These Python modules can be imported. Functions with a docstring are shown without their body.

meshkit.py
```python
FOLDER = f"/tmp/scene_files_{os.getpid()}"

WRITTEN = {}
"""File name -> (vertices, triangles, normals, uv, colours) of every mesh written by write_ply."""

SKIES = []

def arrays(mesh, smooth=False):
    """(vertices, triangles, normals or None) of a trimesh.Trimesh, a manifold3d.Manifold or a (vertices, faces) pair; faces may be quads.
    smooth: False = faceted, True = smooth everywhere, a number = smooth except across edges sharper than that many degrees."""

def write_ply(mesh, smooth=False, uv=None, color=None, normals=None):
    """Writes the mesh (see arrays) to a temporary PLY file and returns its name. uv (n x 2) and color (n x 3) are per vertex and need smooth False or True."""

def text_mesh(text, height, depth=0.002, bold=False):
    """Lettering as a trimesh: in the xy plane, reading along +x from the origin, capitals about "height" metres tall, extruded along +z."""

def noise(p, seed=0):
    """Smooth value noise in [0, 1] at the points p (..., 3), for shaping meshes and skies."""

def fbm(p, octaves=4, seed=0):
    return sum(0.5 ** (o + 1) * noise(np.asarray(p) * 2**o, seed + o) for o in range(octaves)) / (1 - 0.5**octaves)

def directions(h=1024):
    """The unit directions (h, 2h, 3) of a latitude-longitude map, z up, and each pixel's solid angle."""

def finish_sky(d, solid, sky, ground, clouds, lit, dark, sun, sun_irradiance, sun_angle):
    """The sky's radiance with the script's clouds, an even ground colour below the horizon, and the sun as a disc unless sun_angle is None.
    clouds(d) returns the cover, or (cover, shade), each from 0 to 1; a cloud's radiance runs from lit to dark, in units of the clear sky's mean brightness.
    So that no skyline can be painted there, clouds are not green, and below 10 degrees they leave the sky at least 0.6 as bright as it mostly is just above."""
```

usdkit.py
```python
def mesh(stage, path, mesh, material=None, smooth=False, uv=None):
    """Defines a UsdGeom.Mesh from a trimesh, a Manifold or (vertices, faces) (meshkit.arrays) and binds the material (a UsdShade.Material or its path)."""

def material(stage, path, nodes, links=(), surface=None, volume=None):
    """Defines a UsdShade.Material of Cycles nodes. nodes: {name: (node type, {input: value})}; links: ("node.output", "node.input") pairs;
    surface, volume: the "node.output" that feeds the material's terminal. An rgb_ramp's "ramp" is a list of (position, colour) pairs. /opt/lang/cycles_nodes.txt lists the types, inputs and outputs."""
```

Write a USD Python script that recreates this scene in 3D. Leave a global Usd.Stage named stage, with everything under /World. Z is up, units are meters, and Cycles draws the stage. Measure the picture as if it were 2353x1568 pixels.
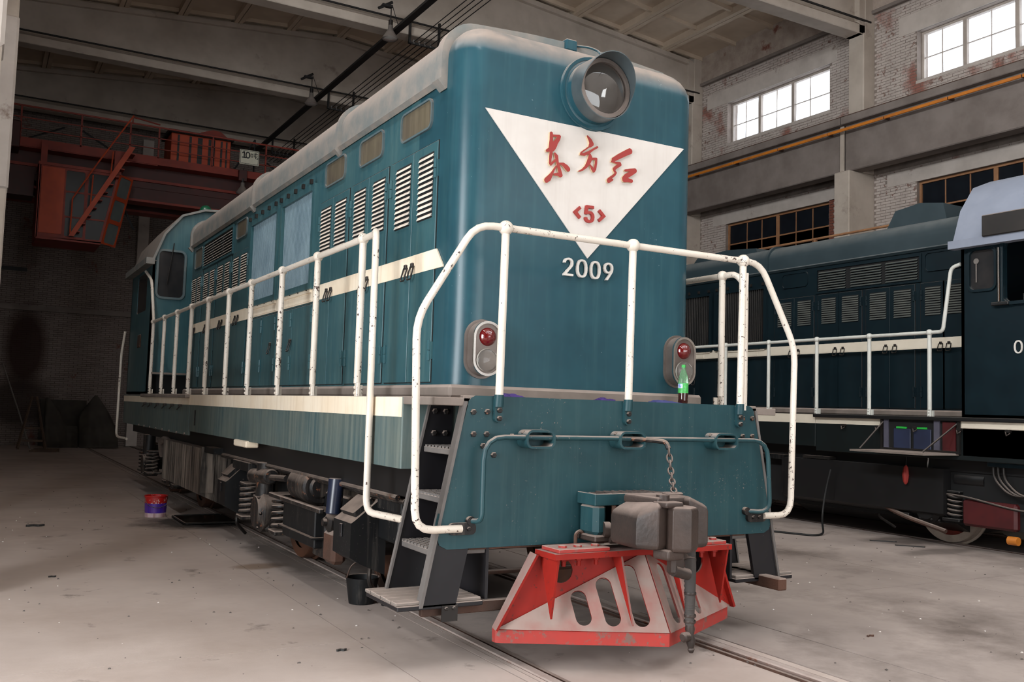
import math, random
import numpy as np, trimesh, usdkit, meshkit
from shapely.geometry import Polygon, LineString, Point, MultiPoint
from shapely.geometry import box as rect
from shapely.ops import unary_union
from pxr import Usd, UsdGeom, UsdLux, Gf, Sdf, UsdShade

stage = Usd.Stage.CreateInMemory()
UsdGeom.SetStageUpAxis(stage, UsdGeom.Tokens.z)
UsdGeom.SetStageMetersPerUnit(stage, 1.0)
world = UsdGeom.Xform.Define(stage, '/World'); stage.SetDefaultPrim(world.GetPrim())

# ------------------------------------------------------------------ camera, sky, large lights, exposure
EYE = (-3.770, -5.093, 1.5605); YAW, PITCH, ROLL, FPX = -29.625, 4.137, 1.739, 2157.6
EXPOSURE = 0.0
SKY = 1.18            # overcast sky
DOOR_LIGHT = 1.0     # daylight through the engine doors behind the camera
SIDE_LIGHT = 13.0     # daylight through the side opening on the left
LEFT_HIGH = 28.0      # extra lamps added in the left high windows to brighten the right wall
HIGH_LIGHT = 5.0
ROOF_FILL = 0.5     # lamp in an unseen roof opening, added to light the foreground floor
#   # daylight through the high window above the engine doors

def set_camera():
    y, p, r = (math.radians(a) for a in (YAW, PITCH, ROLL))
    F = np.array([-math.sin(y)*math.cos(p), math.cos(y)*math.cos(p), math.sin(p)])
    R0 = np.array([math.cos(y), math.sin(y), 0.0]); U0 = np.cross(R0, F)
    R = R0*math.cos(r) + U0*math.sin(r); U = -R0*math.sin(r) + U0*math.cos(r)
    cam = UsdGeom.Camera.Define(stage, '/World/camera')
    m = Gf.Matrix4d(*R, 0, *U, 0, *(-F), 0, *EYE, 1)
    cam.AddTransformOp().Set(m)
    cam.CreateHorizontalApertureAttr(36.0); cam.CreateVerticalApertureAttr(36.0*1568/2353)
    cam.CreateFocalLengthAttr(36.0*FPX/2353)
    cam.CreateClippingRangeAttr(Gf.Vec2f(0.05, 300))
    cam.CreateExposureAttr(EXPOSURE)
set_camera()

dome = UsdLux.DomeLight.Define(stage, '/World/sky')
dome.CreateColorAttr(Gf.Vec3f(0.93, 0.97, 1.0)); dome.CreateIntensityAttr(SKY)

def rect_light(name, loc, w, h, rot, intensity, color):
    l = UsdLux.RectLight.Define(stage, '/World/' + name)
    l.CreateWidthAttr(w); l.CreateHeightAttr(h); l.CreateIntensityAttr(intensity); l.CreateColorAttr(Gf.Vec3f(*color))
    l.AddTranslateOp().Set(Gf.Vec3d(*loc)); l.AddRotateXYZOp().Set(Gf.Vec3f(*rot))
    return l
# daylight standing in the openings of the near wall and the left wall, plus added roof and left-high fill
rect_light('engine_door_daylight', (0.0, -9.25, 2.5), 6.6, 4.8, (90, 0, 0), DOOR_LIGHT, (1.0, 0.97, 0.94))
rect_light('high_window_daylight', (5.0, -9.25, 5.75), 1.3, 1.3, (90, 0, 0), HIGH_LIGHT, (1.0, 0.98, 0.95))
rect_light('added_roof_fill', (4.0, -5.3, 12.6), 12.6, 5.0, (0, 0, 0), ROOF_FILL, (0.97, 0.99, 1.0))
for i, y in enumerate((-5.3, .4, 6.2)): rect_light(f'left_window_fill_{i}', (-3.99, y, 9.3), 1.5, 3.6, (0, -90, 0), LEFT_HIGH, (0.95, 0.98, 1.0))
rect_light('side_opening_daylight', (-7.45, -1.7, 2.5), 5.2, 2.4, (0, -90, 0), SIDE_LIGHT, (0.93, 0.97, 1.0))

# ------------------------------------------------------------------ helpers
def S(r, g, b):
    f = lambda c: (c/12.92 if c <= 0.04045 else ((c+0.055)/1.055)**2.4)
    return tuple(f(x/255.0) for x in (r, g, b))

_used = {}
def numbered(parent, name):
    k = (parent, name); n = _used.get(k, 0); _used[k] = n + 1
    return name if n == 0 else f'{name}_{n:03d}'

class Node:
    def __init__(s, path, loc): s.path, s.loc = path, np.array(loc, float)
    @property
    def prim(s): return stage.GetPrimAtPath(s.path)

def tag(o, label=None, cat=None, group=None, kind=None):
    p = o.prim
    for k, v in (('label', label), ('category', cat), ('group', group), ('kind', kind)):
        if v: p.SetCustomDataByKey(k, v)
    return o

def thing(name, label, cat, loc=(0, 0, 0), group=None, kind=None):
    path = '/World/' + numbered('/World', name)
    x = UsdGeom.Xform.Define(stage, path); x.AddTranslateOp().Set(Gf.Vec3d(*map(float, loc)))
    return tag(Node(path, loc), label, cat, group, kind)

def copy_thing(src, name, label, loc, rotz=0.0):
    """A copy of a thing with its parts, by an internal reference."""
    old = src.prim.GetCustomData()
    path = '/World/' + numbered('/World', name)
    x = UsdGeom.Xform.Define(stage, path)
    x.GetPrim().GetReferences().AddInternalReference(src.path)
    x.ClearXformOpOrder()
    x.GetPrim().GetAttribute('xformOp:translate').Set(Gf.Vec3d(*map(float, loc)))
    ops = [UsdGeom.XformOp(x.GetPrim().GetAttribute('xformOp:translate'))]
    if rotz: ops.append(x.AddRotateZOp()); ops[-1].Set(rotz)
    x.SetXformOpOrder(ops)
    x.GetPrim().SetInstanceable(True)
    n = Node(path, loc)
    return tag(n, label, old.get('category'), old.get('group'), old.get('kind'))

TF = [None]      # current placement of the pieces: (function on points, mirrored)
class MB:
    def __init__(s): s.p = []
    def add(s, m):
        if m is not None: s.p.append((np.asarray(m.vertices, float), np.asarray(m.faces, int)))
        return s
    def build(s, name, mat, parent=None, smooth=35, label=None, cat=None, group=None, kind=None):
        if not s.p: return None
        V, Fc, o = [], [], 0
        for v, f in s.p: V.append(v); Fc.append(f + o); o += len(v)
        V, Fc = np.vstack(V), np.vstack(Fc)
        if TF[0]:
            V = TF[0][0](V)
            if TF[0][1]: Fc = Fc[:, ::-1]
        loc = parent.loc if parent else np.zeros(3)
        base = parent.path if parent else '/World'
        path = base + '/' + numbered(base, name)
        usdkit.mesh(stage, path, trimesh.Trimesh(V - loc, Fc, process=False), MAT[mat] if isinstance(mat, str) else mat, smooth=smooth)
        return tag(Node(path, loc), label, cat, group, kind)

def tm(v, f): return trimesh.Trimesh(np.asarray(v, float), np.asarray(f, int), process=False)

_BF = np.array([[0,2,1],[0,3,2],[4,5,6],[4,6,7],[0,1,5],[0,5,4],[1,2,6],[1,6,5],[2,3,7],[2,7,6],[3,0,4],[3,4,7]])
def hexa(c): return tm(c, _BF)        # eight corners: bottom loop ccw then top loop
def _bev_template():
    s, keys = [], []
    for sx in (-1, 1):
        for sy in (-1, 1):
            for sz in (-1, 1):
                for a in range(3):
                    p = np.array([sx, sy, sz], float)*(1 - .3); p[a] = (sx, sy, sz)[a]
                    s.append(p); keys.append((sx, sy, sz, a))
    h = trimesh.Trimesh(np.array(s)).convex_hull
    idx = [int(np.argmin(np.linalg.norm(np.array(s) - v, axis=1))) for v in h.vertices]
    return [keys[i] for i in idx], h.faces.copy()
_BK, _BFC = _bev_template()
def bx(x0, x1, y0, y1, z0, z1, b=0.0):
    lo, hi = np.minimum([x0, y0, z0], [x1, y1, z1]), np.maximum([x0, y0, z0], [x1, y1, z1])
    if b <= 0:
        (x0, y0, z0), (x1, y1, z1) = lo, hi
        return hexa([(x0,y0,z0),(x1,y0,z0),(x1,y1,z0),(x0,y1,z0),(x0,y0,z1),(x1,y0,z1),(x1,y1,z1),(x0,y1,z1)])
    b = min(b, .45*min(hi - lo))
    v = []
    for sx, sy, sz, a in _BK:
        p = [hi[k] if s > 0 else lo[k] for k, s in enumerate((sx, sy, sz))]
        for k, s in enumerate((sx, sy, sz)):
            if k != a: p[k] -= s*b
        v.append(p)
    return tm(v, _BFC)
def frame_dirs(d):
    d = np.asarray(d, float); d = d/np.linalg.norm(d)
    a = np.array([0, 0, 1.0]) if abs(d[2]) < .9 else np.array([1.0, 0, 0])
    u = np.cross(a, d); u /= np.linalg.norm(u)
    return d, u, np.cross(d, u)
def lathe(prof, p0, d, n=20, arc=(0, 2*math.pi), caps=True):
    """prof: (radius, distance along d)."""
    d, u, w = frame_dirs(d); p0 = np.asarray(p0, float)
    full = abs(arc[1] - arc[0] - 2*math.pi) < 1e-6
    t = np.linspace(arc[0], arc[1], n, endpoint=not full)
    V = [p0 + d*h + r*(math.cos(a)*u + math.sin(a)*w) for r, h in prof for a in t]
    f = []; m = len(prof); k = n if full else n - 1
    for i in range(m - 1):
        for j in range(k):
            a, b, c, e = i*n + j, i*n + (j+1) % n, (i+1)*n + (j+1) % n, (i+1)*n + j
            f += [(a, b, c), (a, c, e)]
    if caps and full:
        for i, s in ((0, -1), (m-1, 1)):
            if prof[i][0] > 1e-6:
                c = len(V); V.append(p0 + d*prof[i][1])
                for j in range(n):
                    a, b = i*n + j, i*n + (j+1) % n
                    f.append((c, b, a) if s < 0 else (c, a, b))
    return tm(V, f)
def cyl(p0, p1, r, r1=None, n=14, bev=0.0):
    p0, p1 = np.asarray(p0, float), np.asarray(p1, float); L = np.linalg.norm(p1 - p0); r1 = r if r1 is None else r1
    pr = [(r, 0), (r1, L)] if bev <= 0 else [(r - bev, 0), (r, bev), (r1, L - bev), (r1 - bev, L)]
    return lathe(pr, p0, p1 - p0, n)
def ball(c, r, n=12):
    pr = [(max(r*math.sin(a), 1e-7), -r*math.cos(a)) for a in np.linspace(0, math.pi, n//2 + 3)]
    return lathe(pr, c, (0, 0, 1), n, caps=False)
def fillet(pts, rad, k=5):
    pts = [np.asarray(p, float) for p in pts]
    if rad <= 0 or len(pts) < 3: return pts
    out = [pts[0]]
    for a, b, c in zip(pts, pts[1:], pts[2:]):
        u, v = a - b, c - b; lu, lv = np.linalg.norm(u), np.linalg.norm(v); u, v = u/lu, v/lv
        t = min(rad, .48*lu, .48*lv); A, B = b + u*t, b + v*t
        for s in np.linspace(0, 1, k): out.append((1-s)**2*A + 2*s*(1-s)*b + s*s*B)
    return out + [pts[-1]]
def tube(pts, r, n=10, rad=0.0, k=5):
    P = np.array(fillet(pts, rad, k)); m = len(P)
    T = np.gradient(P, axis=0); T /= np.linalg.norm(T, axis=1)[:, None]
    _, u, _ = frame_dirs(T[0]); V = []
    R = np.broadcast_to(r, (m,))
    for i in range(m):
        u = u - T[i]*(u @ T[i]); u /= np.linalg.norm(u); w = np.cross(T[i], u)
        for a in np.linspace(0, 2*math.pi, n, endpoint=False): V.append(P[i] + R[i]*(math.cos(a)*u + math.sin(a)*w))
    f = []
    for i in range(m - 1):
        for j in range(n):
            a, b, c, e = i*n + j, i*n + (j+1) % n, (i+1)*n + (j+1) % n, (i+1)*n + j
            f += [(a, b, c), (a, c, e)]
    for i, s in ((0, -1), (m-1, 1)):
        c = len(V); V.append(P[i])
        for j in range(n):
            a, b = i*n + j, i*n + (j+1) % n
            f.append((c, b, a) if s < 0 else (c, a, b))
    return tm(V, f)
def coil(p0, p1, R, r, turns, n=8, seg=14):
    p0, p1 = np.asarray(p0, float), np.asarray(p1, float); d, u, w = frame_dirs(p1 - p0); L = np.linalg.norm(p1 - p0)
    t = np.linspace(0, 1, int(turns*seg) + 1)
    return tube([p0 + d*L*s + R*(math.cos(2*math.pi*turns*s)*u + math.sin(2*math.pi*turns*s)*w) for s in t], r, n)
_AX = {'x': (1, 2, 0), 'y': (0, 2, 1), 'z': (0, 1, 2)}
def plate(poly, axis, a, b):
    """A flat outline (its two coordinates are the other two axes in order) with its thickness from a to b along the axis."""
    if not isinstance(poly, (Polygon,)) and not hasattr(poly, 'geoms'): poly = Polygon(poly)
    ms = []
    for g in getattr(poly, 'geoms', [poly]):
        if g.is_empty or g.area < 1e-8: continue
        m = trimesh.creation.extrude_polygon(g, abs(b - a), engine='earcut')
        v = np.empty_like(m.vertices); i, j, k = _AX[axis]
        v[:, i], v[:, j], v[:, k] = m.vertices[:, 0], m.vertices[:, 1], m.vertices[:, 2] + min(a, b)
        f = m.faces[:, ::-1] if axis == 'y' else m.faces
        ms.append((v, f))
    V, F, o = [], [], 0
    for v, f in ms: V.append(v); F.append(f + o); o += len(v)
    return tm(np.vstack(V), np.vstack(F))
def plate3(poly, origin, eu, ev, t):
    """An outline in the plane origin + u eu + v ev, thickened by t along eu x ev."""
    origin, eu, ev = (np.asarray(q, float) for q in (origin, eu, ev)); n = np.cross(eu, ev); n /= np.linalg.norm(n)
    m = trimesh.creation.extrude_polygon(poly, abs(t), engine='earcut'); q = m.vertices
    z = q[:, 2:3] + min(t, 0)
    return tm(origin + q[:, 0:1]*eu + q[:, 1:2]*ev + z*n, m.faces)
def rrect(x0, x1, y0, y1, r, q=5): return rect(x0 + r, y0 + r, x1 - r, y1 - r).buffer(r, quad_segs=q)
def ring(poly, w): return poly.difference(poly.buffer(-w))
def bolt(p, d, r=.012, h=.012): return lathe([(r, 0), (r, h*.7), (r*.75, h)], p, d, 6)
def stroke(pts):
    """Brush stroke of (x, y, radius) points."""
    out = []
    for a, b in zip(pts, pts[1:]):
        out.append(MultiPoint([]).union(Point(a[0], a[1]).buffer(a[2], quad_segs=4)).union(Point(b[0], b[1]).buffer(b[2], quad_segs=4)).convex_hull)
    return unary_union(out)
def text(s, h, depth, origin, ex, ez, bold=False, center=True):
    m = meshkit.text_mesh(s, h, depth, bold); v = np.array(m.vertices)
    if center: v[:, 0] -= (v[:, 0].min() + v[:, 0].max())/2
    ex, ez = np.asarray(ex, float), np.asarray(ez, float); n = np.cross(ex, ez)
    return tm(np.asarray(origin, float) + v[:, 0:1]*ex + v[:, 1:2]*ez + v[:, 2:3]*n, m.faces)
# ------------------------------------------------------------------ materials
MAT = {}
DUST = S(158, 142, 132)
def paint(name, c1, c2=None, rough=.5, dust=None, streak=None, chip=None, spec=.5, metal=0.0, bump=0.0, scale=3.0, patch=None, stain=None, coat=0.0, dustlo=.25, dusthi=.75, bumpscale=60.0, island=0.0):
    """Painted or bare surface: two tones by noise, vertical run marks, chips and stains of their own shape, dust lying on what faces up."""
    c2 = c2 or tuple(x*.8 for x in c1)
    n = {'g': ('geometry', {}), 'n1': ('noise_texture', {'scale': scale, 'detail': 6.0, 'roughness': .6}),
         'm1': ('map_range', {'from_min': .35, 'from_max': .65, 'clamp': True}),
         'mx': ('mix_color', {'a': c1, 'b': c2}), 'p': ('principled_bsdf', {'roughness': rough, 'metallic': metal, 'specular_ior_level': spec, 'coat_weight': coat, 'coat_roughness': .15})}
    l = [('g.position', 'n1.vector'), ('n1.fac', 'm1.value'), ('m1.result', 'mx.fac')]
    cur = 'mx.result'
    if island > 0:
        n['iv'] = ('map_range', {'from_min': 0.0, 'from_max': 1.0, 'to_min': 1 - island, 'to_max': 1 + island})
        n['ih'] = ('hsv', {}); l += [('g.random_per_island', 'iv.value'), ('iv.result', 'ih.value'), (cur, 'ih.color')]; cur = 'ih.color'
    if patch:      # (colour, low, high, scale)
        n['n5'] = ('noise_texture', {'scale': patch[3], 'detail': 8.0, 'roughness': .68}); n['m5'] = ('map_range', {'from_min': patch[1], 'from_max': patch[2], 'clamp': True})
        n['x5'] = ('mix_color', {'b': patch[0]})
        l += [('g.position', 'n5.vector'), ('n5.fac', 'm5.value'), ('m5.result', 'x5.fac'), (cur, 'x5.a')]; cur = 'x5.result'
    if streak:     # (colour, amount, low, high)
        n['mp'] = ('mapping', {'scale': (9.0, 9.0, .45)}); n['n2'] = ('noise_texture', {'scale': 1.6, 'detail': 5.0, 'roughness': .65})
        n['m2'] = ('map_range', {'from_min': streak[2], 'from_max': streak[3], 'to_max': streak[1], 'clamp': True}); n['x2'] = ('mix_color', {'b': streak[0]})
        l += [('g.position', 'mp.vector'), ('mp.vector', 'n2.vector'), ('n2.fac', 'm2.value'), ('m2.result', 'x2.fac'), (cur, 'x2.a')]; cur = 'x2.result'
    if stain:      # list of (centre, radius, colour, amount)
        for i, (c, r, col, amt) in enumerate(stain):
            n[f'sv{i}'] = ('mapping', {'location': tuple(-c[k]/r[k] for k in range(3)), 'scale': tuple(1/r[k] for k in range(3))})
            n[f'sg{i}'] = ('gradient_texture', {'gradient_type': 'spherical'}); n[f'sn{i}'] = ('noise_texture', {'scale': 2.2, 'detail': 6.0, 'roughness': .65})
            n[f'sa{i}'] = ('math', {'math_type': 'add'}); n[f'sm{i}'] = ('map_range', {'from_min': .62, 'from_max': 1.0, 'to_max': amt, 'clamp': True}); n[f'sx{i}'] = ('mix_color', {'b': col})
            l += [('g.position', f'sv{i}.vector'), (f'sv{i}.vector', f'sg{i}.vector'), ('g.position', f'sn{i}.vector'), (f'sg{i}.fac', f'sa{i}.value1'), (f'sn{i}.fac', f'sa{i}.value2'), (f'sa{i}.value', f'sm{i}.value'), (f'sm{i}.result', f'sx{i}.fac'), (cur, f'sx{i}.a')]
            cur = f'sx{i}.result'
    if chip:       # (colour, threshold, scale)
        n['n3'] = ('noise_texture', {'scale': chip[2], 'detail': 4.0, 'roughness': .7}); n['n3b'] = ('noise_texture', {'scale': 2.5, 'detail': 2.0})
        n['a3'] = ('math', {'math_type': 'multiply_add', 'value2': .35}); n['m3'] = ('map_range', {'from_min': chip[1], 'from_max': chip[1] + .03, 'clamp': True}); n['x3'] = ('mix_color', {'b': chip[0]})
        l += [('g.position', 'n3.vector'), ('g.position', 'n3b.vector'), ('n3b.fac', 'a3.value1'), ('n3.fac', 'a3.value3'), ('a3.value', 'm3.value'), ('m3.result', 'x3.fac'), (cur, 'x3.a')]; cur = 'x3.result'
    if dust:       # (amount, colour)
        n['sz'] = ('separate_xyz', {}); n['m4'] = ('map_range', {'from_min': dustlo, 'from_max': dusthi, 'to_max': dust[0], 'clamp': True})
        n['n4'] = ('noise_texture', {'scale': 7.0, 'detail': 5.0}); n['m4b'] = ('map_range', {'from_min': .25, 'from_max': .6, 'to_min': .55, 'to_max': 1.0, 'clamp': True})
        n['a4'] = ('math', {'math_type': 'multiply'}); n['x4'] = ('mix_color', {'b': dust[1] if len(dust) > 1 else DUST})
        n['r4'] = ('map_range', {'from_min': 0.0, 'from_max': 1.0, 'to_min': rough, 'to_max': .95})
        l += [('g.normal', 'sz.vector'), ('sz.z', 'm4.value'), ('g.position', 'n4.vector'), ('n4.fac', 'm4b.value'), ('m4.result', 'a4.value1'), ('m4b.result', 'a4.value2'), ('a4.value', 'x4.fac'), (cur, 'x4.a'), ('a4.value', 'r4.value'), ('r4.result', 'p.roughness')]; cur = 'x4.result'
    l.append((cur, 'p.base_color'))
    if bump > 0:
        n['nb'] = ('noise_texture', {'scale': bumpscale, 'detail': 4.0}); n['b'] = ('bump', {'strength': bump, 'distance': .01})
        l += [('g.position', 'nb.vector'), ('nb.fac', 'b.height'), ('b.normal', 'p.normal')]
    MAT[name] = usdkit.material(stage, '/World/Looks/' + name, n, l, surface='p.BSDF')

def simple(name, **kw):
    MAT[name] = usdkit.material(stage, '/World/Looks/' + name, {'p': ('principled_bsdf', kw)}, [], surface='p.BSDF')

def pane(name, tint, glossy=.05, rough=.02, body=None, amount=0.0):
    """Window pane: clear with a reflection, with a share of dirt that covers it."""
    n = {'t': ('transparent_bsdf', {'color': tint}), 'g': ('glossy_bsdf', {'roughness': rough, 'color': (.9, .9, .9)}), 'm': ('mix_closure', {'fac': glossy})}
    l = [('t.BSDF', 'm.closure1'), ('g.BSDF', 'm.closure2')]; out = 'm.closure'
    if body:
        n['d'] = ('diffuse_bsdf', {'color': body}); n['m2'] = ('mix_closure', {'fac': amount}); l += [('m.closure', 'm2.closure1'), ('d.BSDF', 'm2.closure2')]; out = 'm2.closure'
    MAT[name] = usdkit.material(stage, '/World/Looks/' + name, n, l, surface=out)

RUST = S(92, 58, 42); GREY = S(150, 140, 132)
paint('teal', S(33, 66, 76), S(37, 73, 83), rough=.27, dust=(.95, S(150, 136, 126)), dustlo=.12, dusthi=.6, streak=(S(60, 96, 98), .3, .5, .75), bump=.04, bumpscale=9.0, spec=.32, chip=(S(140, 155, 155), .92, 35.0))
paint('teal_side', S(44, 80, 88), S(52, 88, 94), rough=.36, spec=.32, dust=(.85,), streak=(S(86, 112, 110), .5, .45, .75), bump=.04, bumpscale=12.0)
paint('teal_sill', S(64, 86, 89), S(86, 97, 93), rough=.4, spec=.35, dust=(.8,), streak=(S(116, 124, 116), .7, .42, .7), bump=.04, bumpscale=12.0, scale=1.5)
paint('teal_beam', S(27, 58, 64), S(33, 66, 71), rough=.45, spec=.3, dust=(.85,), streak=(S(70, 92, 90), .3, .5, .78), chip=(S(110, 104, 98), .86, 55.0), bump=.05, bumpscale=30.0)
paint('radiator', S(98, 122, 132), S(76, 102, 114), rough=.5, dust=(.6,))
paint('roof_dusty', S(104, 108, 106), S(132, 124, 116), rough=.8, dust=(.95, S(146, 131, 121)), dustlo=.0, dusthi=.55, scale=5.0)
paint('louvre', S(60, 96, 104), rough=.5, dust=(1.0, S(236, 216, 198)), dustlo=-.1, dusthi=.2)
paint('cream', S(244, 230, 208), S(238, 220, 194), rough=.4, streak=(S(206, 184, 156), .5, .5, .75), dust=(.4,))
paint('white_paint', S(204, 197, 190), S(196, 188, 181), rough=.42, streak=(S(182, 172, 164), .4, .5, .75))
paint('rail_white', S(218, 208, 196), S(206, 195, 180), rough=.4, chip=(S(62, 40, 32), .80, 34.0), dust=(.3, S(180, 160, 146)))
paint('letter_red', S(150, 44, 38), S(138, 40, 34), rough=.45)
paint('letter_edge', S(206, 184, 150), rough=.5)
paint('digit_white', S(206, 200, 192), rough=.4, dust=(.4,))
paint('black_paint', S(20, 19, 22), S(28, 26, 29), rough=.5, spec=.35, dust=(.92,), chip=(S(96, 88, 84), .86, 40.0))
paint('black_side', S(13, 14, 16), S(19, 20, 21), rough=.55, spec=.3, dust=(.95, S(150, 132, 120)), streak=(S(92, 86, 80), .5, .56, .76), chip=(S(84, 78, 72), .84, 46.0))
paint('tank', S(36, 34, 33), S(92, 85, 78), rough=.6, spec=.3, dust=(.9,), streak=(S(168, 156, 144), .85, .42, .66), scale=2.0)
paint('dusty_metal', S(30, 27, 26), S(20, 18, 18), rough=.5, spec=.35, dust=(.95, S(156, 138, 126)), dustlo=.15, dusthi=.7, streak=(S(104, 94, 86), .6, .5, .72), chip=(S(110, 72, 52), .80, 20.0), bump=.15, bumpscale=50)
paint('coupler', S(66, 53, 47), S(44, 37, 34), rough=.5, dust=(.92, S(156, 137, 127)), dustlo=.25, dusthi=.95, bump=.2, bumpscale=40, metal=.2)
paint('rust', S(84, 54, 40), S(58, 42, 34), rough=.8, dust=(.8,), bump=.2)
paint('wheel_rust', S(92, 58, 40), S(70, 48, 38), rough=.6, dust=(.5,))
paint('steel_dark', S(30, 28, 27), S(44, 39, 36), rough=.5, dust=(.85,), metal=.4)
paint('damper_blue', S(30, 38, 60), S(24, 30, 46), rough=.3, dust=(.9,), spec=.6)
paint('plow_red', S(150, 30, 20), S(132, 26, 17), rough=.6, spec=.3, dust=(.97, S(146, 128, 120)), dustlo=.12, dusthi=.42, chip=(S(96, 40, 34), .82, 28.0))
paint('plow_red_edge', S(168, 46, 38), S(150, 50, 44), rough=.6, dust=(.9,), patch=(S(112, 84, 76), .55, .62, 14.0))
paint('tread', S(104, 98, 94), S(84, 80, 78), rough=.7, dust=(.9,))
paint('wood_dusty', S(128, 118, 110), S(108, 100, 94), rough=.8, dust=(.95,))
paint('grey_plate', S(128, 116, 108), S(110, 100, 92), rough=.8, dust=(.7,))
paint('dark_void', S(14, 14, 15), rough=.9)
paint('rubber', S(34, 34, 34), S(44, 42, 40), rough=.7, dust=(.5,))
paint('hose', S(70, 64, 60), S(54, 50, 48), rough=.75, dust=(.9,))
paint('aluminium', S(128, 118, 112), S(104, 94, 88), rough=.4, metal=.5, dust=(.6,))
paint('visor', S(84, 92, 94), S(66, 76, 80), rough=.4, metal=.3, dust=(.8, S(130, 118, 110)))
simple('chrome', base_color=(.75, .73, .70), metallic=1.0, roughness=.18)
simple('red_lens', base_color=(.11, .002, .003), roughness=.05, specular_ior_level=.7, coat_weight=.6)
simple('clear_lens', base_color=(.80, .78, .74), roughness=.04, transmission_weight=.93, ior=1.35)
simple('reflector', base_color=(.45, .43, .40), metallic=1.0, roughness=.25)
simple('headlamp_glass', base_color=(.045, .04, .036), roughness=.03, specular_ior_level=.8, coat_weight=.5)
paint('lamp_green', S(14, 74, 50), rough=.3)
paint('gasket', S(66, 86, 92), S(88, 98, 98), rough=.6, dust=(.7,))
paint('window_dirty', S(96, 88, 72), S(84, 76, 66), rough=.22, streak=(S(120, 110, 92), .5, .45, .7))
paint('window_dark', S(34, 36, 38), S(48, 46, 46), rough=.12)
# second locomotive: cleaner, very dark green
paint('dark_green', S(14, 27, 33), S(17, 32, 38), rough=.32, spec=.35, dust=(.5, S(120, 116, 110)), bump=.03, bumpscale=10)
paint('dark_green_low', S(9, 17, 18), S(12, 22, 23), rough=.45, dust=(.4, S(70, 70, 66)))
paint('cream_clean', S(222, 212, 194), S(214, 204, 186), rough=.45, dust=(.4,))
paint('rail_pale', S(214, 214, 206), S(200, 200, 192), rough=.45)
paint('roof_dark', S(26, 44, 50), S(36, 52, 58), rough=.6, dust=(.75, S(96, 100, 100)))
paint('cab_primer', S(132, 138, 152), S(124, 130, 144), rough=.7)
paint('louvre_dark', S(18, 34, 40), rough=.5, dust=(.9, S(84, 86, 80)), dustlo=.0, dusthi=.35)
paint('black_oily', S(14, 14, 15), S(22, 21, 22), rough=.45, dust=(.6, S(72, 68, 64)))
paint('wheel_red', S(112, 34, 22), S(92, 28, 20), rough=.5)
paint('tyre_white', S(176, 160, 146), S(140, 124, 112), rough=.6)
paint('battery_blue', S(38, 46, 72), S(30, 36, 58), rough=.5)
paint('dark_red', S(78, 20, 22), S(60, 16, 18), rough=.5)
# building
paint('concrete', S(186, 174, 162), S(168, 156, 144), rough=.85, scale=1.4, patch=(S(120, 104, 94), .60, .75, 1.1), bump=.12, bumpscale=30)
paint('concrete_dim', S(128, 118, 112), S(110, 100, 94), rough=.88, scale=1.6, bump=.12, bumpscale=30)
paint('plaster', S(186, 176, 168), S(170, 160, 152), rough=.88, scale=2.0, patch=(S(128, 112, 102), .62, .7, 1.6), bump=.1, bumpscale=25)
paint('slab_roof', S(204, 186, 166), S(186, 168, 148), rough=.88, scale=1.2, bump=.08, bumpscale=20)
paint('brick', S(196, 184, 176), S(180, 168, 160), rough=.88, patch=(S(140, 92, 80), .56, .66, .75), island=.13, chip=(S(120, 92, 82), .80, 9.0), bump=.3, bumpscale=60, scale=2.4)
paint('brick_joint', S(142, 130, 122), S(118, 106, 98), rough=.95)
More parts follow.
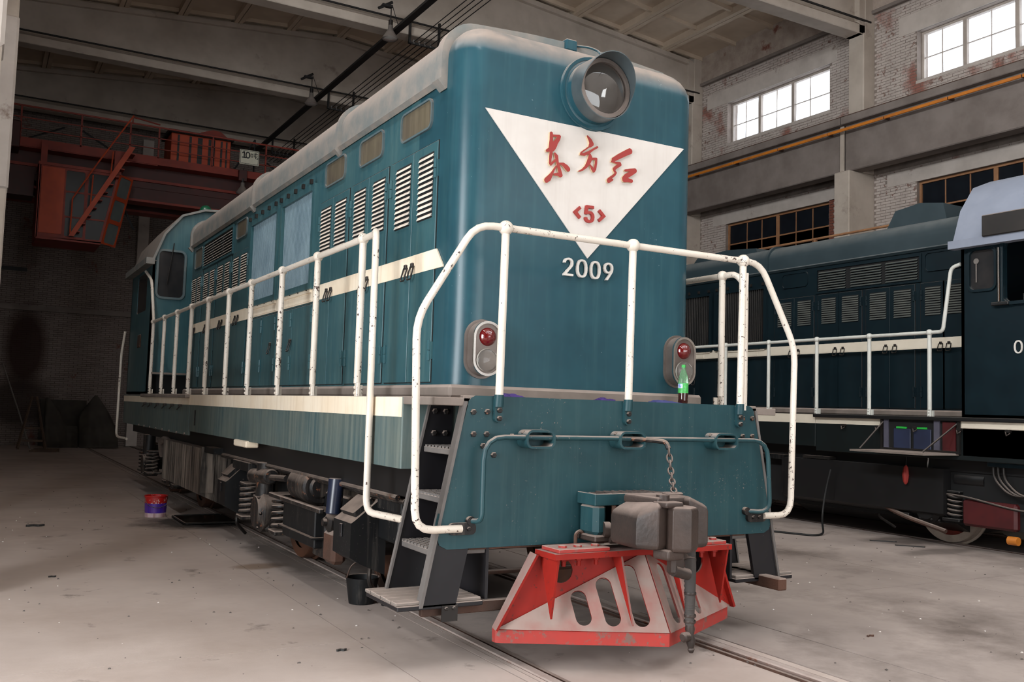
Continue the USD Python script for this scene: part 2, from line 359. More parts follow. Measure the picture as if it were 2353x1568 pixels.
paint('brick_bare', S(120, 66, 52), S(140, 84, 66), rough=.9, island=.15)
paint('eave_brick', S(176, 162, 150), S(150, 134, 124), rough=.9, patch=(S(120, 76, 64), .60, .66, 1.2), bump=.3, bumpscale=22, scale=3.0)
paint('frame_rust', S(160, 116, 80), S(136, 94, 64), rough=.7)
paint('frame_pale', S(170, 158, 148), S(150, 140, 132), rough=.7)
paint('frame_dark', S(84, 82, 96), S(70, 68, 80), rough=.6)
pane('glass_clear', (.95, .97, 1.0))
paint('glass_blind', S(26, 30, 36), S(21, 24, 29), rough=.2, spec=.2)
paint('glass_lit', S(92, 100, 98), S(80, 88, 88), rough=.3)  # crane cab front panes: light coming through is put into the paler colour
paint('orange_line', S(208, 122, 30), S(176, 104, 36), rough=.6)
paint('floor', S(194, 178, 169), S(178, 162, 153), rough=.75, scale=.9, patch=(S(166, 148, 137), .52, .72, .35), bump=.06, bumpscale=90, streak=None,
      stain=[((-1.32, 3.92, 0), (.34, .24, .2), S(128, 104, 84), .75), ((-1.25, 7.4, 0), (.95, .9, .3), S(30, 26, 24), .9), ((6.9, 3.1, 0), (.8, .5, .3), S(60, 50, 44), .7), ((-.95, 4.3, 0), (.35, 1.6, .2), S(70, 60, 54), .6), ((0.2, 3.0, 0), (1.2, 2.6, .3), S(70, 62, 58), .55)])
paint('floor_right_shade', S(170, 156, 148), S(150, 137, 130), rough=.75, scale=.8, patch=(S(108, 96, 89), .5, .7, .5), bump=.06, bumpscale=90, stain=[((6.9, 3.1, 0), (.8, .5, .3), S(60, 50, 44), .7), ((6.4, 2.3, 0), (.9, .25, .3), S(84, 74, 68), .6)])  # right slabs: shade between the engines put into the base colour
paint('floor_joint', S(84, 70, 62), rough=.95)
paint('rail_steel', S(120, 98, 88), S(140, 120, 112), rough=.6, dust=(.85, S(172, 158, 150)), patch=(S(112, 66, 46), .56, .62, 8.0))
paint('crane_red', S(126, 36, 14), S(108, 28, 11), rough=.6, dust=(.3,))
paint('crane_orange', S(168, 62, 20), S(150, 50, 17), rough=.6)
paint('crane_dark', S(64, 16, 10), S(48, 14, 10), rough=.6)
paint('crane_black', S(24, 24, 26), rough=.6)
paint('tray_black', S(22, 20, 20), S(30, 27, 26), rough=.7)
paint('lamp_grey', S(112, 106, 100), S(90, 84, 80), rough=.5, dust=(.6,))
simple('lamp_bowl', base_color=(.8, .78, .75), roughness=.15, transmission_weight=.6)
paint('sign_white', S(206, 204, 186), S(190, 186, 168), rough=.6)
paint('tarp', S(60, 54, 46), S(46, 40, 34), rough=.8, bump=.2, bumpscale=12)
paint('old_wood', S(84, 64, 48), S(64, 48, 38), rough=.8)
paint('bucket_red', S(178, 24, 20), S(150, 18, 18), rough=.4, chip=(S(232, 222, 216), .80, 26.0))
paint('bucket_purple', S(76, 30, 130), S(40, 36, 150), rough=.4, scale=14.0, streak=(S(120, 70, 150), .6, .5, .7))
paint('bucket_pale', S(206, 190, 196), S(188, 160, 160), rough=.4, streak=(S(120, 60, 60), .7, .5, .7))
paint('bottle_green', S(56, 176, 74), S(40, 160, 62), rough=.12, spec=.6)
simple('bottle_clear', base_color=(.45, .85, .52), roughness=.03, transmission_weight=.85, ior=1.35)
simple('cola', base_color=(.03, .006, .004), roughness=.04, specular_ior_level=.7)
paint('label_yellow', S(244, 206, 30), rough=.4)
paint('label_blue', S(50, 110, 210), S(225, 235, 240), rough=.4, scale=70.0)
paint('label_green', S(46, 160, 66), S(90, 190, 104), rough=.4, scale=60.0)
paint('purple_cloth', S(66, 42, 112), S(50, 32, 90), rough=.8)
paint('blue_cloth', S(70, 72, 128), S(54, 56, 104), rough=.8)
paint('cable_black', S(20, 20, 20), rough=.6)
paint('oil_black', S(16, 14, 13), S(24, 21, 19), rough=.12)
# ------------------------------------------------------------------ the hall
XW, XC, YBK, YNR, XL = 13.3, 12.95, 27.5, -9.3, -3.57
BEAM_Y = [-8.2, -2.45, 3.31, 9.07, 14.83, 20.6, 26.4]
RIDGE = 4.7
ztop = lambda x: 12.1 - .09*abs(x - RIDGE)

# floor: concrete slabs with open joints, over a bed
fl = thing('floor', 'dusty pale concrete workshop floor cast in large slabs around the rails', 'floor', (0, 0, 0), kind='structure')
MB().add(bx(-8.2, 13.6, YNR, YBK, -.25, -.045)).build('bed', 'floor_joint', fl)
XS = [-8.2, -4.9, -1.472, -.91]; XS2 = [.88, 1.44, 4.6, 7.26]; YS = [YNR, -4.9, .89, 12.4, 20.0, YBK]
g = .0035
def slab_cell(x0, x1, y0, y1, z=0.0, fm='floor'):
    MB().add(bx(x0 + g, x1 - g, y0 + g, y1 - g, -.05, z)).build('slab', fm if x0 < .85 else 'floor_right_shade', fl, smooth=False)
for xs in (XS, XS2):
    for a, b in zip(xs, xs[1:]):
        if abs(b - a) < .9:
            slab_cell(a, b, YNR, YBK, -.002); continue
        for c, d in zip(YS, YS[1:]): slab_cell(a, b, c, d)
slab_cell(-.835, -.795, YNR, YBK, -.006); slab_cell(-.905, -.84, YNR, YBK, -.003)
slab_cell(.80, .875, YNR, YBK, -.004)
slab_cell(-.655, .66, YNR, .9, -.028); slab_cell(-.655, .66, .9, YBK, -.028)
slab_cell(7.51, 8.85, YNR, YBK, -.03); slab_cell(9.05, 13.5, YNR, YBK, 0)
def rail(x, label, inner):
    t = thing('rail', label, 'rail', (x, 9, 0))
    MB().add(bx(x - .036, x + .036, YNR + .1, YBK - .1, -.045, .001, .008)).build('rail_head', 'rail_steel', t)
    s = inner
    MB().add(bx(x + s*.07, x + s*.098, YNR + .1, YBK - .1, -.045, -.012)).build('flangeway_edge', 'rust', t)
rail(-.755, 'worn rail set in the floor on the left of the blue engine', 1)
rail(.755, 'worn rail set in the floor to the right of the red plough', -1)
rail(7.41, 'rail under the near wheels of the dark green engine', 1)
rail(8.89, 'rail on the far side under the dark green engine', -1)

# right wall with openings
wins = {'upper A': (10.12, 13.6, 8.82, 9.93), 'upper B': (4.27, 7.755, 8.82, 9.91), 'lower A': (10.12, 13.6, 4.55, 6.63), 'lower B': (4.27, 7.755, 4.55, 6.63)}
wr = thing('wall_right', 'whitewashed brick wall with high windows behind the dark green engine', 'wall', (XW, 9, 0), kind='structure')
poly = rect(YNR, 0, YBK, 11.6)
for y0, y1, z0, z1 in wins.values(): poly = poly.difference(rect(y0, z0, y1, z1))
wc = MB()
for c, d in ((YNR, 4.27), (4.27, 7.755), (7.755, 10.12), (10.12, 13.6), (13.6, YBK)):
    for g_ in getattr(poly.intersection(rect(c, 0, d, 11.6)), 'geoms', [poly.intersection(rect(c, 0, d, 11.6))]):
        y0, z0, y1, z1 = g_.bounds
        if g_.area > 1e-4: wc.add(bx(XW, XW + .36, y0, y1, z0, z1))
wc.build('wall_core', 'brick_joint', wr)
lint = [rect(9.9, 9.93, 14.4, 10.34), rect(4.0, 9.91, 8.2, 10.34), rect(9.35, 6.63, 14.1, 6.93), rect(3.6, 6.63, 8.5, 6.93)]
for l_ in lint:
    y0, z0, y1, z1 = l_.bounds
    MB().add(bx(XW - .02, XW + .02, y0, y1, z0, z1, .008)).build('lintel', 'plaster', wr, label='smooth plastered lintel')
for y0, y1, z0, z1 in (wins['upper A'], wins['upper B']):     # brick reveals
    MB().add(bx(XW - .012, XW + .01, y0 - .02, y1 + .02, z0 - .07, z0)).build('sill', 'plaster', wr)
MB().add(bx(XW - .10, XW, YNR, YBK, 10.66, 10.74, .01)).build('ledge', 'concrete_dim', wr)
MB().add(bx(XW - .05, XW, YNR, YBK, 10.74, 11.62)).build('eaves_band', 'eave_brick', wr)
cols_y = [(y - .21, y + .21) for y in BEAM_Y]
rng = random.Random(4)
bricks, blocked = [], [rect(*l_.bounds) for l_ in lint] + [rect(w[0] - .005, w[2] - .075, w[1] + .005, w[3] + .005) for w in wins.values()] + [rect(a - .02, 0, b + .02, 11) for a, b in cols_y]
BL, BH, JT = .24, .053, .011
blk = unary_union(blocked)
for zz0, zz1 in ((4.62, 6.98), (8.15, 10.66)):
    r = 0; z = zz0
    while z + BH < zz1:
        y = 2.9 + (0.125 if r % 2 else 0) + rng.uniform(-.01, .01)
        while y < 15.6:
            b = rect(y, z, y + BL, z + BH); inter = b.intersection(blk).area
            if inter < 1e-5: bricks.append((y, y + BL, z))
            elif inter < .8*b.area:
                d = b.difference(blk)
                for q in getattr(d, 'geoms', [d]):
                    if q.area > .003: bricks.append((q.bounds[0], q.bounds[2], z))
            y += BL + JT
        z += BH + JT; r += 1
eye = np.array(EYE)
bricks.sort(key=lambda b: np.linalg.norm(np.array([XW, (b[0] + b[1])/2, b[2]]) - eye) - (b[1] - b[0])*4 + (0 if b[2] > 4.9 else 9))
def brick_mesh(b):
    e = rng.uniform(.004, .012); t = rng.uniform(-.002, .002)
    return bx(XW - e, XW + .004, b[0] + t, b[1] + t, b[2] + rng.uniform(-.002, .002), b[2] + BH, 0)
rest = MB()
for i, b in enumerate(bricks):
    if i < 300: MB().add(brick_mesh(b)).build('brick', 'brick', wr, smooth=False)
    else: rest.add(brick_mesh(b))
rest.build('brickwork', 'brick', wr, smooth=False, kind='stuff')
# bare red jamb beside the lower window by the column
for k in range(26):
    z = 5.0 + k*.064
    MB().add(bx(XW - .02, XW + .01, 9.98 - (.12 if k % 2 else 0), 10.1, z, z + .053)).build('jamb_brick', 'brick_bare', wr, smooth=False)

def window(n, y0, y1, z0, z1, mull, bars, trans, fm, gm, x, label, th=.05, bw=.014):
    t = thing(f'window_{n}', label, 'window', (x, (y0 + y1)/2, z0), kind='structure')
    MB().add(plate(ring(rect(y0, z0, y1, z1), th), 'x', x - .04, x + .04)).build('frame', fm, t)
    ys = [y0 + th] + sorted(mull + bars) + [y1 - th]
    for m in mull: MB().add(bx(x - .045, x + .045, m - .045, m + .045, z0 + th, z1 - th, .006)).build('mullion', fm, t)
    for b in bars: MB().add(bx(x - .012, x + .012, b - bw, b + bw, z0 + th, z1 - th)).build('glazing_bar', fm, t)
    zs = [z0 + th] + trans + [z1 - th]
    for q in trans: MB().add(bx(x - .02, x + .02, y0 + th, y1 - th, q - bw*1.2, q + bw*1.2)).build('transom', fm, t)
    for a, b in zip(ys, ys[1:]):
        for c, d in zip(zs, zs[1:]): MB().add(bx(x - .003, x + .003, a, b, c, d)).build('pane', gm, t)
    return t
window(1, *wins['upper A'], [12.57, 11.43], [13.1, 12.0, 10.9], [9.32], 'frame_pale', 'glass_clear', XW + .2, 'sunlit three-light upper window just right of the blue engine', bw=.006)
window(2, *wins['upper B'], [6.74, 5.62], [7.28, 6.18], [9.34], 'frame_pale', 'glass_clear', XW + .2, 'sunlit upper window at the top right corner, right of the bracketed column', bw=.006)
window(3, *wins['lower A'], [11.83], [12.92, 12.39, 11.24, 10.71], [6.08, 5.45], 'frame_rust', 'glass_blind', XW + .12, 'dark lower window with rusty frame left of the bracketed column')
window(4, *wins['lower B'], [6.04], [7.16, 6.6, 5.48, 4.9], [6.06, 5.45], 'frame_rust', 'glass_blind', XW + .12, 'dark lower window with rusty frame above the grey cab roof')

# back wall, left walls, near wall
wb = thing('wall_back', 'dark soot-stained brick wall at the far end behind the crane', 'wall', (4.7, YBK, 0), kind='structure')
def far_brick(name, c1, c2, mortar, axis, stain=None):
    n = {'g': ('geometry', {}), 's': ('separate_xyz', {}), 'c': ('combine_xyz', {}), 'b': ('brick_texture', {'color1': c1, 'color2': c2, 'mortar': mortar, 'scale': 1.0, 'brick_width': .25, 'row_height': .064, 'mortar_size': .006, 'bias': -.3}),
         'n': ('noise_texture', {'scale': 1.1, 'detail': 9.0, 'roughness': .72}), 'm': ('map_range', {'from_min': .60, 'from_max': .66, 'clamp': True}), 'x': ('mix_color', {'b': S(104, 62, 50)}), 'p': ('principled_bsdf', {'roughness': .9})}
    l = [('g.position', 's.vector'), (f's.{axis}', 'c.x'), ('s.z', 'c.y'), ('c.vector', 'b.vector'), ('g.position', 'n.vector'), ('n.fac', 'm.value'), ('m.result', 'x.fac'), ('b.color', 'x.a')]; cur = 'x.result'
    for i, (c, r, col, amt) in enumerate(stain or []):
        n[f'v{i}'] = ('mapping', {'location': tuple(-c[k]/r[k] for k in range(3)), 'scale': tuple(1/r[k] for k in range(3))}); n[f'q{i}'] = ('gradient_texture', {'gradient_type': 'spherical'})
        n[f'w{i}'] = ('map_range', {'from_min': .05, 'from_max': .45, 'to_max': amt, 'clamp': True}); n[f'y{i}'] = ('mix_color', {'b': col})
        l += [('g.position', f'v{i}.vector'), (f'v{i}.vector', f'q{i}.vector'), (f'q{i}.fac', f'w{i}.value'), (f'w{i}.result', f'y{i}.fac'), (cur, f'y{i}.a')]; cur = f'y{i}.result'
    l.append((cur, 'p.base_color')); MAT[name] = usdkit.material(stage, '/World/Looks/' + name, n, l, surface='p.BSDF')
far_brick('brick_far', S(128, 116, 110), S(108, 96, 90), S(72, 62, 56), 'x', [((-2.5, YBK, 3.0), (.75, .6, 1.6), S(48, 26, 18), .9), ((-2.6, YBK, 1.3), (1.3, .6, 1.0), S(40, 26, 20), .8)])
far_brick('brick_side', S(160, 150, 142), S(140, 130, 122), S(92, 82, 76), 'y')
MB().add(bx(-8.2, 13.6, YBK, YBK + .3, -.2, 12.4)).build('wall_core', 'brick_far', wb)
MB().add(bx(-8.2, 13.6, YBK - .12, YBK, 4.15, 4.3)).build('string_course', 'concrete_dim', wb)
MB().add(bx(.52, .85, YBK - .25, YBK, 0, 10), ).build('pilaster', 'plaster', wb, label='pale plastered strip')
MB().add(bx(-3.9, -2.6, YBK - .04, YBK, 5.35, 5.47)).build('ledge', 'crane_black', wb)
wl = thing('wall_left', 'upper left wall above the column row, at the left edge', 'wall', (-4.1, 9, 0), kind='structure')
up_ = rect(YNR, 6.3, YBK, 11.7)
for y in (-5.3, .4, 6.2): up_ = up_.difference(rect(y - 1.8, 8.55, y + 1.8, 10.05))
MB().add(plate(up_, 'x', -4.2, -3.95)).build('upper_wall', 'plaster', wl)
pl = rect(YNR, 0, YBK, 6.5).difference(rect(-5.0, -.1, -.2, 5.3))
MB().add(plate(pl, 'x', -7.75, -7.5)).build('aisle_wall', 'brick_side', wl)
MB().add(bx(-7.8, -3.95, YNR, YBK, 6.3, 6.5)).build('aisle_roof', 'concrete_dim', wl)
wn = thing('wall_near', 'near end wall with the engine doors, behind the camera', 'wall', (4.7, YNR, 0), kind='structure')
pn = rect(-8.2, 0, 13.6, 12.4).difference(rect(-3.4, -.1, 3.4, 5.0)).difference(rect(4.3, 5.05, 5.7, 6.45))
MB().add(plate(pn, 'y', YNR, YNR - .3)).build('wall_core', 'plaster', wn)

# columns
def column(y, right=True, label=''):
    t = thing('column', label, 'column', ((XC if right else XL), y, 0), kind='structure')
    if right:
        MB().add(bx(XC, XW + .02, y - .21, y + .21, 7.0, 10.2, .02)).build('upper_shaft', 'concrete', t)
        MB().add(bx(13.0, XW + .02, y - .215, y + .215, 10.12, 11.5, .01)).build('column_head', 'concrete', t)
        MB().add(bx(12.5, XW + .02, y - .21, y + .21, 0, 7.0, .02)).build('lower_shaft', 'concrete', t)
    else:
        xf = -3.752 if y < 4 else XL
        MB().add(bx(xf - .4, xf, y - .21, y + .21, 0, 11.3, .02)).build('shaft', 'concrete', t)
        MB().add(bx(xf - .3, xf + .014, y - .235, y + .235, 4.25, 6.6, .03)).build('head_block', 'plaster', t)
for y, l_ in ((3.31, 'concrete column on the right wall, outside the picture to the right'), (9.07, 'bracketed concrete column between the two sunlit windows'), (14.83, 'concrete column beside the roof edge of the blue engine'), (20.6, 'concrete column on the right wall hidden by the blue engine')):
    column(y, True, l_)
for y, l_ in ((3.31, 'pale column sliver at the left edge of the picture'), (9.07, 'second column of the left row'), (14.83, 'third column of the left row'), (20.6, 'fourth column of the left row')):
    column(y, False, l_)

# roof beams
def roof_beam(y, label):
    t = thing('roof_beam', label, 'roof beam', (RIDGE, y, 10.15), kind='structure')
    x0, x1 = XL - .1, XW - .12
    MB().add(bx(x0, x1, y - .2, y + .2, 10.15, 10.36, .015)).add(plate([(y - .2, 10.36), (y + .2, 10.36), (y + .06, 10.46), (y - .06, 10.46)], 'x', x0, x1)).build('bottom_flange', 'concrete', t)
    web = Polygon([(x0, 10.3), (x1, 10.3), (x1, ztop(x1) - .1), (RIDGE, ztop(RIDGE) - .1), (x0, ztop(x0) - .1)])
    MB().add(plate(web, 'y', y - .06, y + .06)).build('web', 'concrete', t)
    f = [(x0, ztop(x0)), (RIDGE, ztop(RIDGE)), (x1, ztop(x1)), (x1, ztop(x1) - .13), (RIDGE, ztop(RIDGE) - .13), (x0, ztop(x0) - .13)]
    MB().add(plate(f, 'y', y - .17, y + .17)).build('top_flange', 'concrete', t)
    e = [(x1 - .9, 10.15), (x1, 10.15), (x1, ztop(x1) - .05), (x1 - .35, ztop(x1 - .35) - .05)]
    MB().add(plate([(x1 - .35, 10.15), (x1, 10.15), (x1, ztop(x1) - .05), (x1 - .35, ztop(x1 - .35) - .05)], 'y', y - .2, y + .2)).build('end_block', 'concrete', t)
    MB().add(bx(x0, x1, y - .235, y - .2, 10.44, 10.475)).build('conduit', 'tray_black', t)
for y, l_ in ((3.31, 'roof beam nearest the camera, above the picture'), (9.07, 'pale roof beam landing on the bracketed column at the top right'), (14.83, 'deep roof beam right behind the roof of the blue engine'), (20.6, 'deep roof beam crossing at the upper left, in front of the crane'), (26.4, 'farthest roof beam, above the crane')):
    roof_beam(y, l_)

# roof: ribbed slabs lying on the beams
ce = thing('ceiling', 'ribbed concrete roof slabs spanning between the roof beams', 'ceiling', (RIDGE, 9, 12), kind='structure')
XR = [-3.95 + 1.45*i for i in range(13)]
for k, (ya, yb) in enumerate(zip(BEAM_Y, BEAM_Y[1:] + [YBK])):
    for a, b in zip(XR, XR[1:]):
        if k == 0 and -2.6 < a < 10: continue          # unseen bay left open, added to let sky onto the floor
        m = MB()
        for p0, p1, h0, h1 in ((a + .01, b - .01, .16, .21), (a + .01, a + .12, -.005, .17), (b - .12, b - .01, -.005, .17)):
            m.add(hexa([(p0, ya + .01, ztop(p0) + h0), (p1, ya + .01, ztop(p1) + h0), (p1, yb - .01, ztop(p1) + h0), (p0, yb - .01, ztop(p0) + h0),
                        (p0, ya + .01, ztop(p0) + h1), (p1, ya + .01, ztop(p1) + h1), (p1, yb - .01, ztop(p1) + h1), (p0, yb - .01, ztop(p0) + h1)]))
        for q in np.linspace(ya + .2, yb - .2, 5):
            m.add(hexa([(a, q - .04, ztop(a) + .06), (b, q - .04, ztop(b) + .06), (b, q + .04, ztop(b) + .06), (a, q + .04, ztop(a) + .06), (a, q - .04, ztop(a) + .17), (b, q - .04, ztop(b) + .17), (b, q + .04, ztop(b) + .17), (a, q + .04, ztop(a) + .17)]))
        m.build('roof_slab', 'slab_roof', ce, smooth=False)
MB().add(plate([(-8.2, ztop(-8.2) + .24), (RIDGE, ztop(RIDGE) + .24), (13.6, ztop(13.6) + .24), (13.6, ztop(13.6) + .4), (RIDGE, ztop(RIDGE) + .4), (-8.2, ztop(-8.2) + .4)], 'y', -2.45, YBK + .3)).build('roof_cover', 'dark_void', ce)

# crane runway beams, one per bay
for ya, yb, l_ in ((3.31, 9.07, 'right crane runway beam nearest, right of the bracketed column'), (9.07, 14.83, 'right crane runway beam between the bracketed column and the blue engine'), (14.83, 20.6, 'right crane runway beam hidden behind the blue engine')):
    t = thing('runway_beam', l_, 'crane beam', (12.7, ya, 7.0), kind='structure')
    MB().add(bx(12.6, 12.94, ya + .012, yb - .012, 7.0, 8.05, .02)).build('web', 'concrete_dim', t)
    MB().add(bx(12.44, 13.1, ya + .012, yb - .012, 8.03, 8.2, .015)).build('top_flange', 'concrete_dim', t)
    MB().add(bx(12.57, 12.6, ya, ya + .1, 7.02, 8.03)).build('joint_plate', 'concrete', t)
    MB().add(bx(12.66, 12.72, ya + .012, yb - .012, 8.2, 8.3)).build('crane_rail', 'rust', t)
cr = thing('conductor_rail', 'orange conductor rail running along the crane beam under the sunlit windows', 'conductor rail', (12.4, 9, 7.9))
y = 3.4
while y < 20.4:
    MB().add(bx(12.405, 12.435, y + .012, min(y + 1.5, 20.5) - .012, 7.86, 7.925, .006)).build('rail_length', 'orange_line', cr)
    MB().add(bx(12.435, 12.6, y - .02, y + .02, 7.87, 7.92)).build('clamp', 'rust', cr); y += 1.5
MB().add(bx(-3.95, -3.62, YNR, YBK, 7.0, 8.2)).build('runway_beam', 'concrete_dim', None, label='left crane runway beam along the column row at the left edge', cat='crane beam', kind='structure')

# service lines along the roof
t = thing('cable_tray', 'black cable tray running along the hall below the roof beams', 'cable tray', (4.03, 9, 10.0))
MB().add(bx(3.95, 4.11, YNR + .5, YBK - .1, 10.03, 10.09)).build('tray', 'tray_black', t)
for y in BEAM_Y[1:]: MB().add(bx(4.02, 4.04, y - .05, y + .05, 10.08, 10.17)).build('hanger', 'tray_black', t)
for i, x in enumerate((4.56, 4.7, 4.84, 4.98)):
    MB().add(cyl((x, YNR + .5, 9.98), (x, YBK - .1, 9.98), .011, n=6)).build('trolley_wire', 'tray_black', None, label=('thin trolley wire under the roof, nearest the black cable tray', 'second thin trolley wire from the black cable tray', 'third thin trolley wire from the black cable tray', 'thin trolley wire under the roof, farthest from the black cable tray')[i], cat='wire', group='trolley wires under the roof')
for y, w in ((9.07, 'nearest, above the blue engine'), (14.83, 'right of the nearer hanging lamp'), (20.6, 'right of the farther hanging lamp'), (26.4, 'farthest, over the crane sign')):
    t = thing('wire_bracket', f'black trolley wire bracket under a roof beam, {w}', 'bracket', (4.8, y, 10))
    for x in (4.42, 5.16): MB().add(bx(x, x + .045, y - .30, y - .24, 9.92, 10.55)).build('post', 'tray_black', t)
    MB().add(bx(4.42, 5.2, y - .26, y - .22, 9.92, 9.97)).build('crossbar', 'tray_black', t)
    for x in (4.56, 4.7, 4.84, 4.98): MB().add(cyl((x, y - .24, 9.94), (x, y - .24, 10.03), .025, n=8)).build('insulator', 'lamp_grey', t)
def pendant(x, y, z, label, s=1.0):
    t = thing('hanging_lamp', label, 'lamp', (x, y, z))
    MB().add(lathe([(.055*s, .30*s), (.06*s, .2*s), (.11*s, .12*s), (.18*s, 0), (.175*s, -.01), (.16*s, 0)], (x, y, z), (0, 0, 1), 22, caps=False)).build('shade', 'lamp_grey', t)
    MB().add(lathe([(.16*s, .0), (.12*s, -.02), (0.0001, -.03)], (x, y, z), (0, 0, 1), 20, caps=False)).build('glass_cover', 'lamp_bowl', t)
    MB().add(cyl((x, y, z + .3*s), (x, y, z + .42*s), .05*s, n=12)).build('cap', 'steel_dark', t)
    MB().add(cyl((x, y, z + .4*s), (x, y, z + .72*s), .012, n=6)).build('stem', 'steel_dark', t)
    return t
for (x, y), l_ in (((3.78, 14.1), 'grey bell lamp hanging under the beam near the blue engine roof'), ((3.72, 19.6), 'grey bell lamp hanging farther back below the crossing beam')):
    t = pendant(x, y, 9.72, l_)
    MB().add(bx(x - .22, x + .02, y - .05, y + .05, 10.42, 10.47)).add(tube([(x - .3, y, 10.35), (x + .02, y, 10.56)], .035, 6)).build('bracket_arm', 'tray_black', t)
    MB().add(tube([(x + .02, y, 10.5), (x + .28, y + .2, 10.1)], .008, 5)).build('stay', 'tray_black', t)
# ------------------------------------------------------------------ locomotives (in their own axes: front beam face at y = 0, left side at -x)
GLYPHS = [[[(-0.347, 3.513, 0.013), (-0.345, 3.472, 0.014), (-0.347, 3.43, 0.015), (-0.349, 3.396, 0.018)], [(-0.344, 3.425, 0.015), (-0.306, 3.454, 0.0185), (-0.287, 3.482, 0.015), (-0.278, 3.501, 0.012)], [(-0.278, 3.501, 0.011), (-0.307, 3.501, 0.0075), (-0.33, 3.5, 0.0075)], [(-0.312, 3.439, 0.0185), (-0.333, 3.402, 0.018)], [(-0.378, 3.383, 0.0105), (-0.349, 3.399, 0.016), (-0.321, 3.412, 0.014)], [(-0.344, 3.38, 0.0125), (-0.35, 3.326, 0.01), (-0.351, 3.298, 0.0095), (-0.344, 3.289, 0.0085)], [(-0.344, 3.289, 0.0085), (-0.308, 3.325, 0.008)], [(-0.313, 3.374, 0.0075), (-0.299, 3.354, 0.015), (-0.29, 3.316, 0.011), (-0.274, 3.268, 0.0125), (-0.258, 3.226, 0.0155)], [(-0.262, 3.22, 0.012), (-0.282, 3.228, 0.0115), (-0.311, 3.223, 0.008)], [(-0.299, 3.284, 0.0055), (-0.319, 3.253, 0.0075), (-0.337, 3.22, 0.0115), (-0.359, 3.186, 0.0195), (-0.376, 3.172, 0.0185)], [(-0.272, 3.308, 0.0055), (-0.239, 3.306, 0.013), (-0.212, 3.289, 0.0185), (-0.198, 3.277, 0.0175)]],
 [[(-0.039, 3.545, 0.007), (-0.013, 3.517, 0.0145), (-0.003, 3.494, 0.0195), (-0.015, 3.479, 0.0125)], [(-0.025, 3.468, 0.0055), (-0.062, 3.439, 0.0045), (-0.093, 3.414, 0.005)], [(-0.094, 3.404, 0.008), (-0.061, 3.408, 0.011), (-0.024, 3.428, 0.01), (0.013, 3.456, 0.0075), (0.05, 3.479, 0.0075)], [(-0.015, 3.413, 0.0095), (-0.009, 3.39, 0.0185), (-0.024, 3.353, 0.0165), (-0.047, 3.318, 0.011), (-0.076, 3.292, 0.0075), (-0.107, 3.277, 0.004)], [(0.017, 3.387, 0.009), (0.043, 3.391, 0.009), (0.041, 3.357, 0.01), (0.033, 3.315, 0.011), (0.023, 3.296, 0.0095)], [(-0.011, 3.34, 0.0045), (0.006, 3.318, 0.011), (0.02, 3.3, 0.011)]],
 [[(0.195, 3.41, 0.016), (0.254, 3.447, 0.0195), (0.304, 3.476, 0.021), (0.342, 3.496, 0.023)], [(0.18, 3.395, 0.007), (0.215, 3.39, 0.007), (0.253, 3.39, 0.0115), (0.256, 3.382, 0.0125), (0.221, 3.358, 0.0125), (0.202, 3.341, 0.0115), (0.207, 3.327, 0.009), (0.219, 3.316, 0.009), (0.208, 3.298, 0.009), (0.183, 3.278, 0.0095), (0.159, 3.253, 0.0155), (0.157, 3.247, 0.0165)], [(0.157, 3.247, 0.0165), (0.191, 3.26, 0.007)], [(0.302, 3.346, 0.0075), (0.353, 3.356, 0.011), (0.392, 3.357, 0.018), (0.354, 3.328, 0.017), (0.316, 3.306, 0.0185), (0.296, 3.284, 0.0185), (0.297, 3.274, 0.0175), (0.332, 3.277, 0.015), (0.363, 3.275, 0.0135)]]]
HW, HY, DZ, HTOP = 1.03, .48, 1.62, 4.25      # hood half width, hood front, deck height, hood top
HEND, CABY, REAR = 9.55, 10.8, 13.3

def hood_shell(y0, y1, w, zb, zt, rc, rt, crown=.04, nz=6, nr=7, front=True):
    """Closed hood with rounded front corners, rounded roof edges and a slight crown."""
    rows = [(zb, 0.0)] + [(zb + (zt - rt - zb)*i/nz, 0.0) for i in range(1, nz + 1)] + [(zt - rt + rt*math.sin(a), rt*(1 - math.cos(a))) for a in np.linspace(0, math.pi/2, nr + 1)[1:]]
    V, n = [], 0
    for z, d in rows:
        x = w - d; ya = y0 + (d if front else 0); r = max(rc - d*.6, .04) if front else .001
        loop = [(-x, y1)]
        for a in np.linspace(0, math.pi/2, 7): loop.append((-x + r - r*math.cos(a), ya + r - r*math.sin(a)))
        for a in np.linspace(math.pi/2, 0, 7): loop.append((x - r + r*math.cos(a), ya + r - r*math.sin(a)))
        loop.append((x, y1)); n = len(loop)
        V += [(px, py, z) for px, py in loop]
    f = []
    for i in range(len(rows) - 1):
        for j in range(n):
            a, b, c, e = i*n + j, i*n + (j+1) % n, (i+1)*n + (j+1) % n, (i+1)*n + j
            f += [(a, b, c), (a, c, e)]
    c = len(V); V.append((0, (y0 + y1)/2, zt + crown)); k = (len(rows) - 1)*n
    f += [(k + j, k + (j+1) % n, c) for j in range(n)]
    c = len(V); V.append((0, (y0 + y1)/2, zb)); f += [((j+1) % n, j, c) for j in range(n)]
    return tm(V, f)
def roof_profile(w, zl, zt, r, t):
    """Roof skin across the hood: lip, shoulder and crown; outer and inner line."""
    out = [(-w - .025, zl), (-w, zl + .02), (-w, zt - r)] + [(-w + r - r*math.cos(a), zt - r + r*math.sin(a)) for a in np.linspace(.2, math.pi/2, 7)] + [(-w*.35, zt + .03), (0, zt + .04)]
    out += [(-x, z) for x, z in out[-2::-1]]
    inn = [(x*(1 - t/w), z - t) for x, z in out[::-1]]
    return Polygon(out + inn).buffer(0)
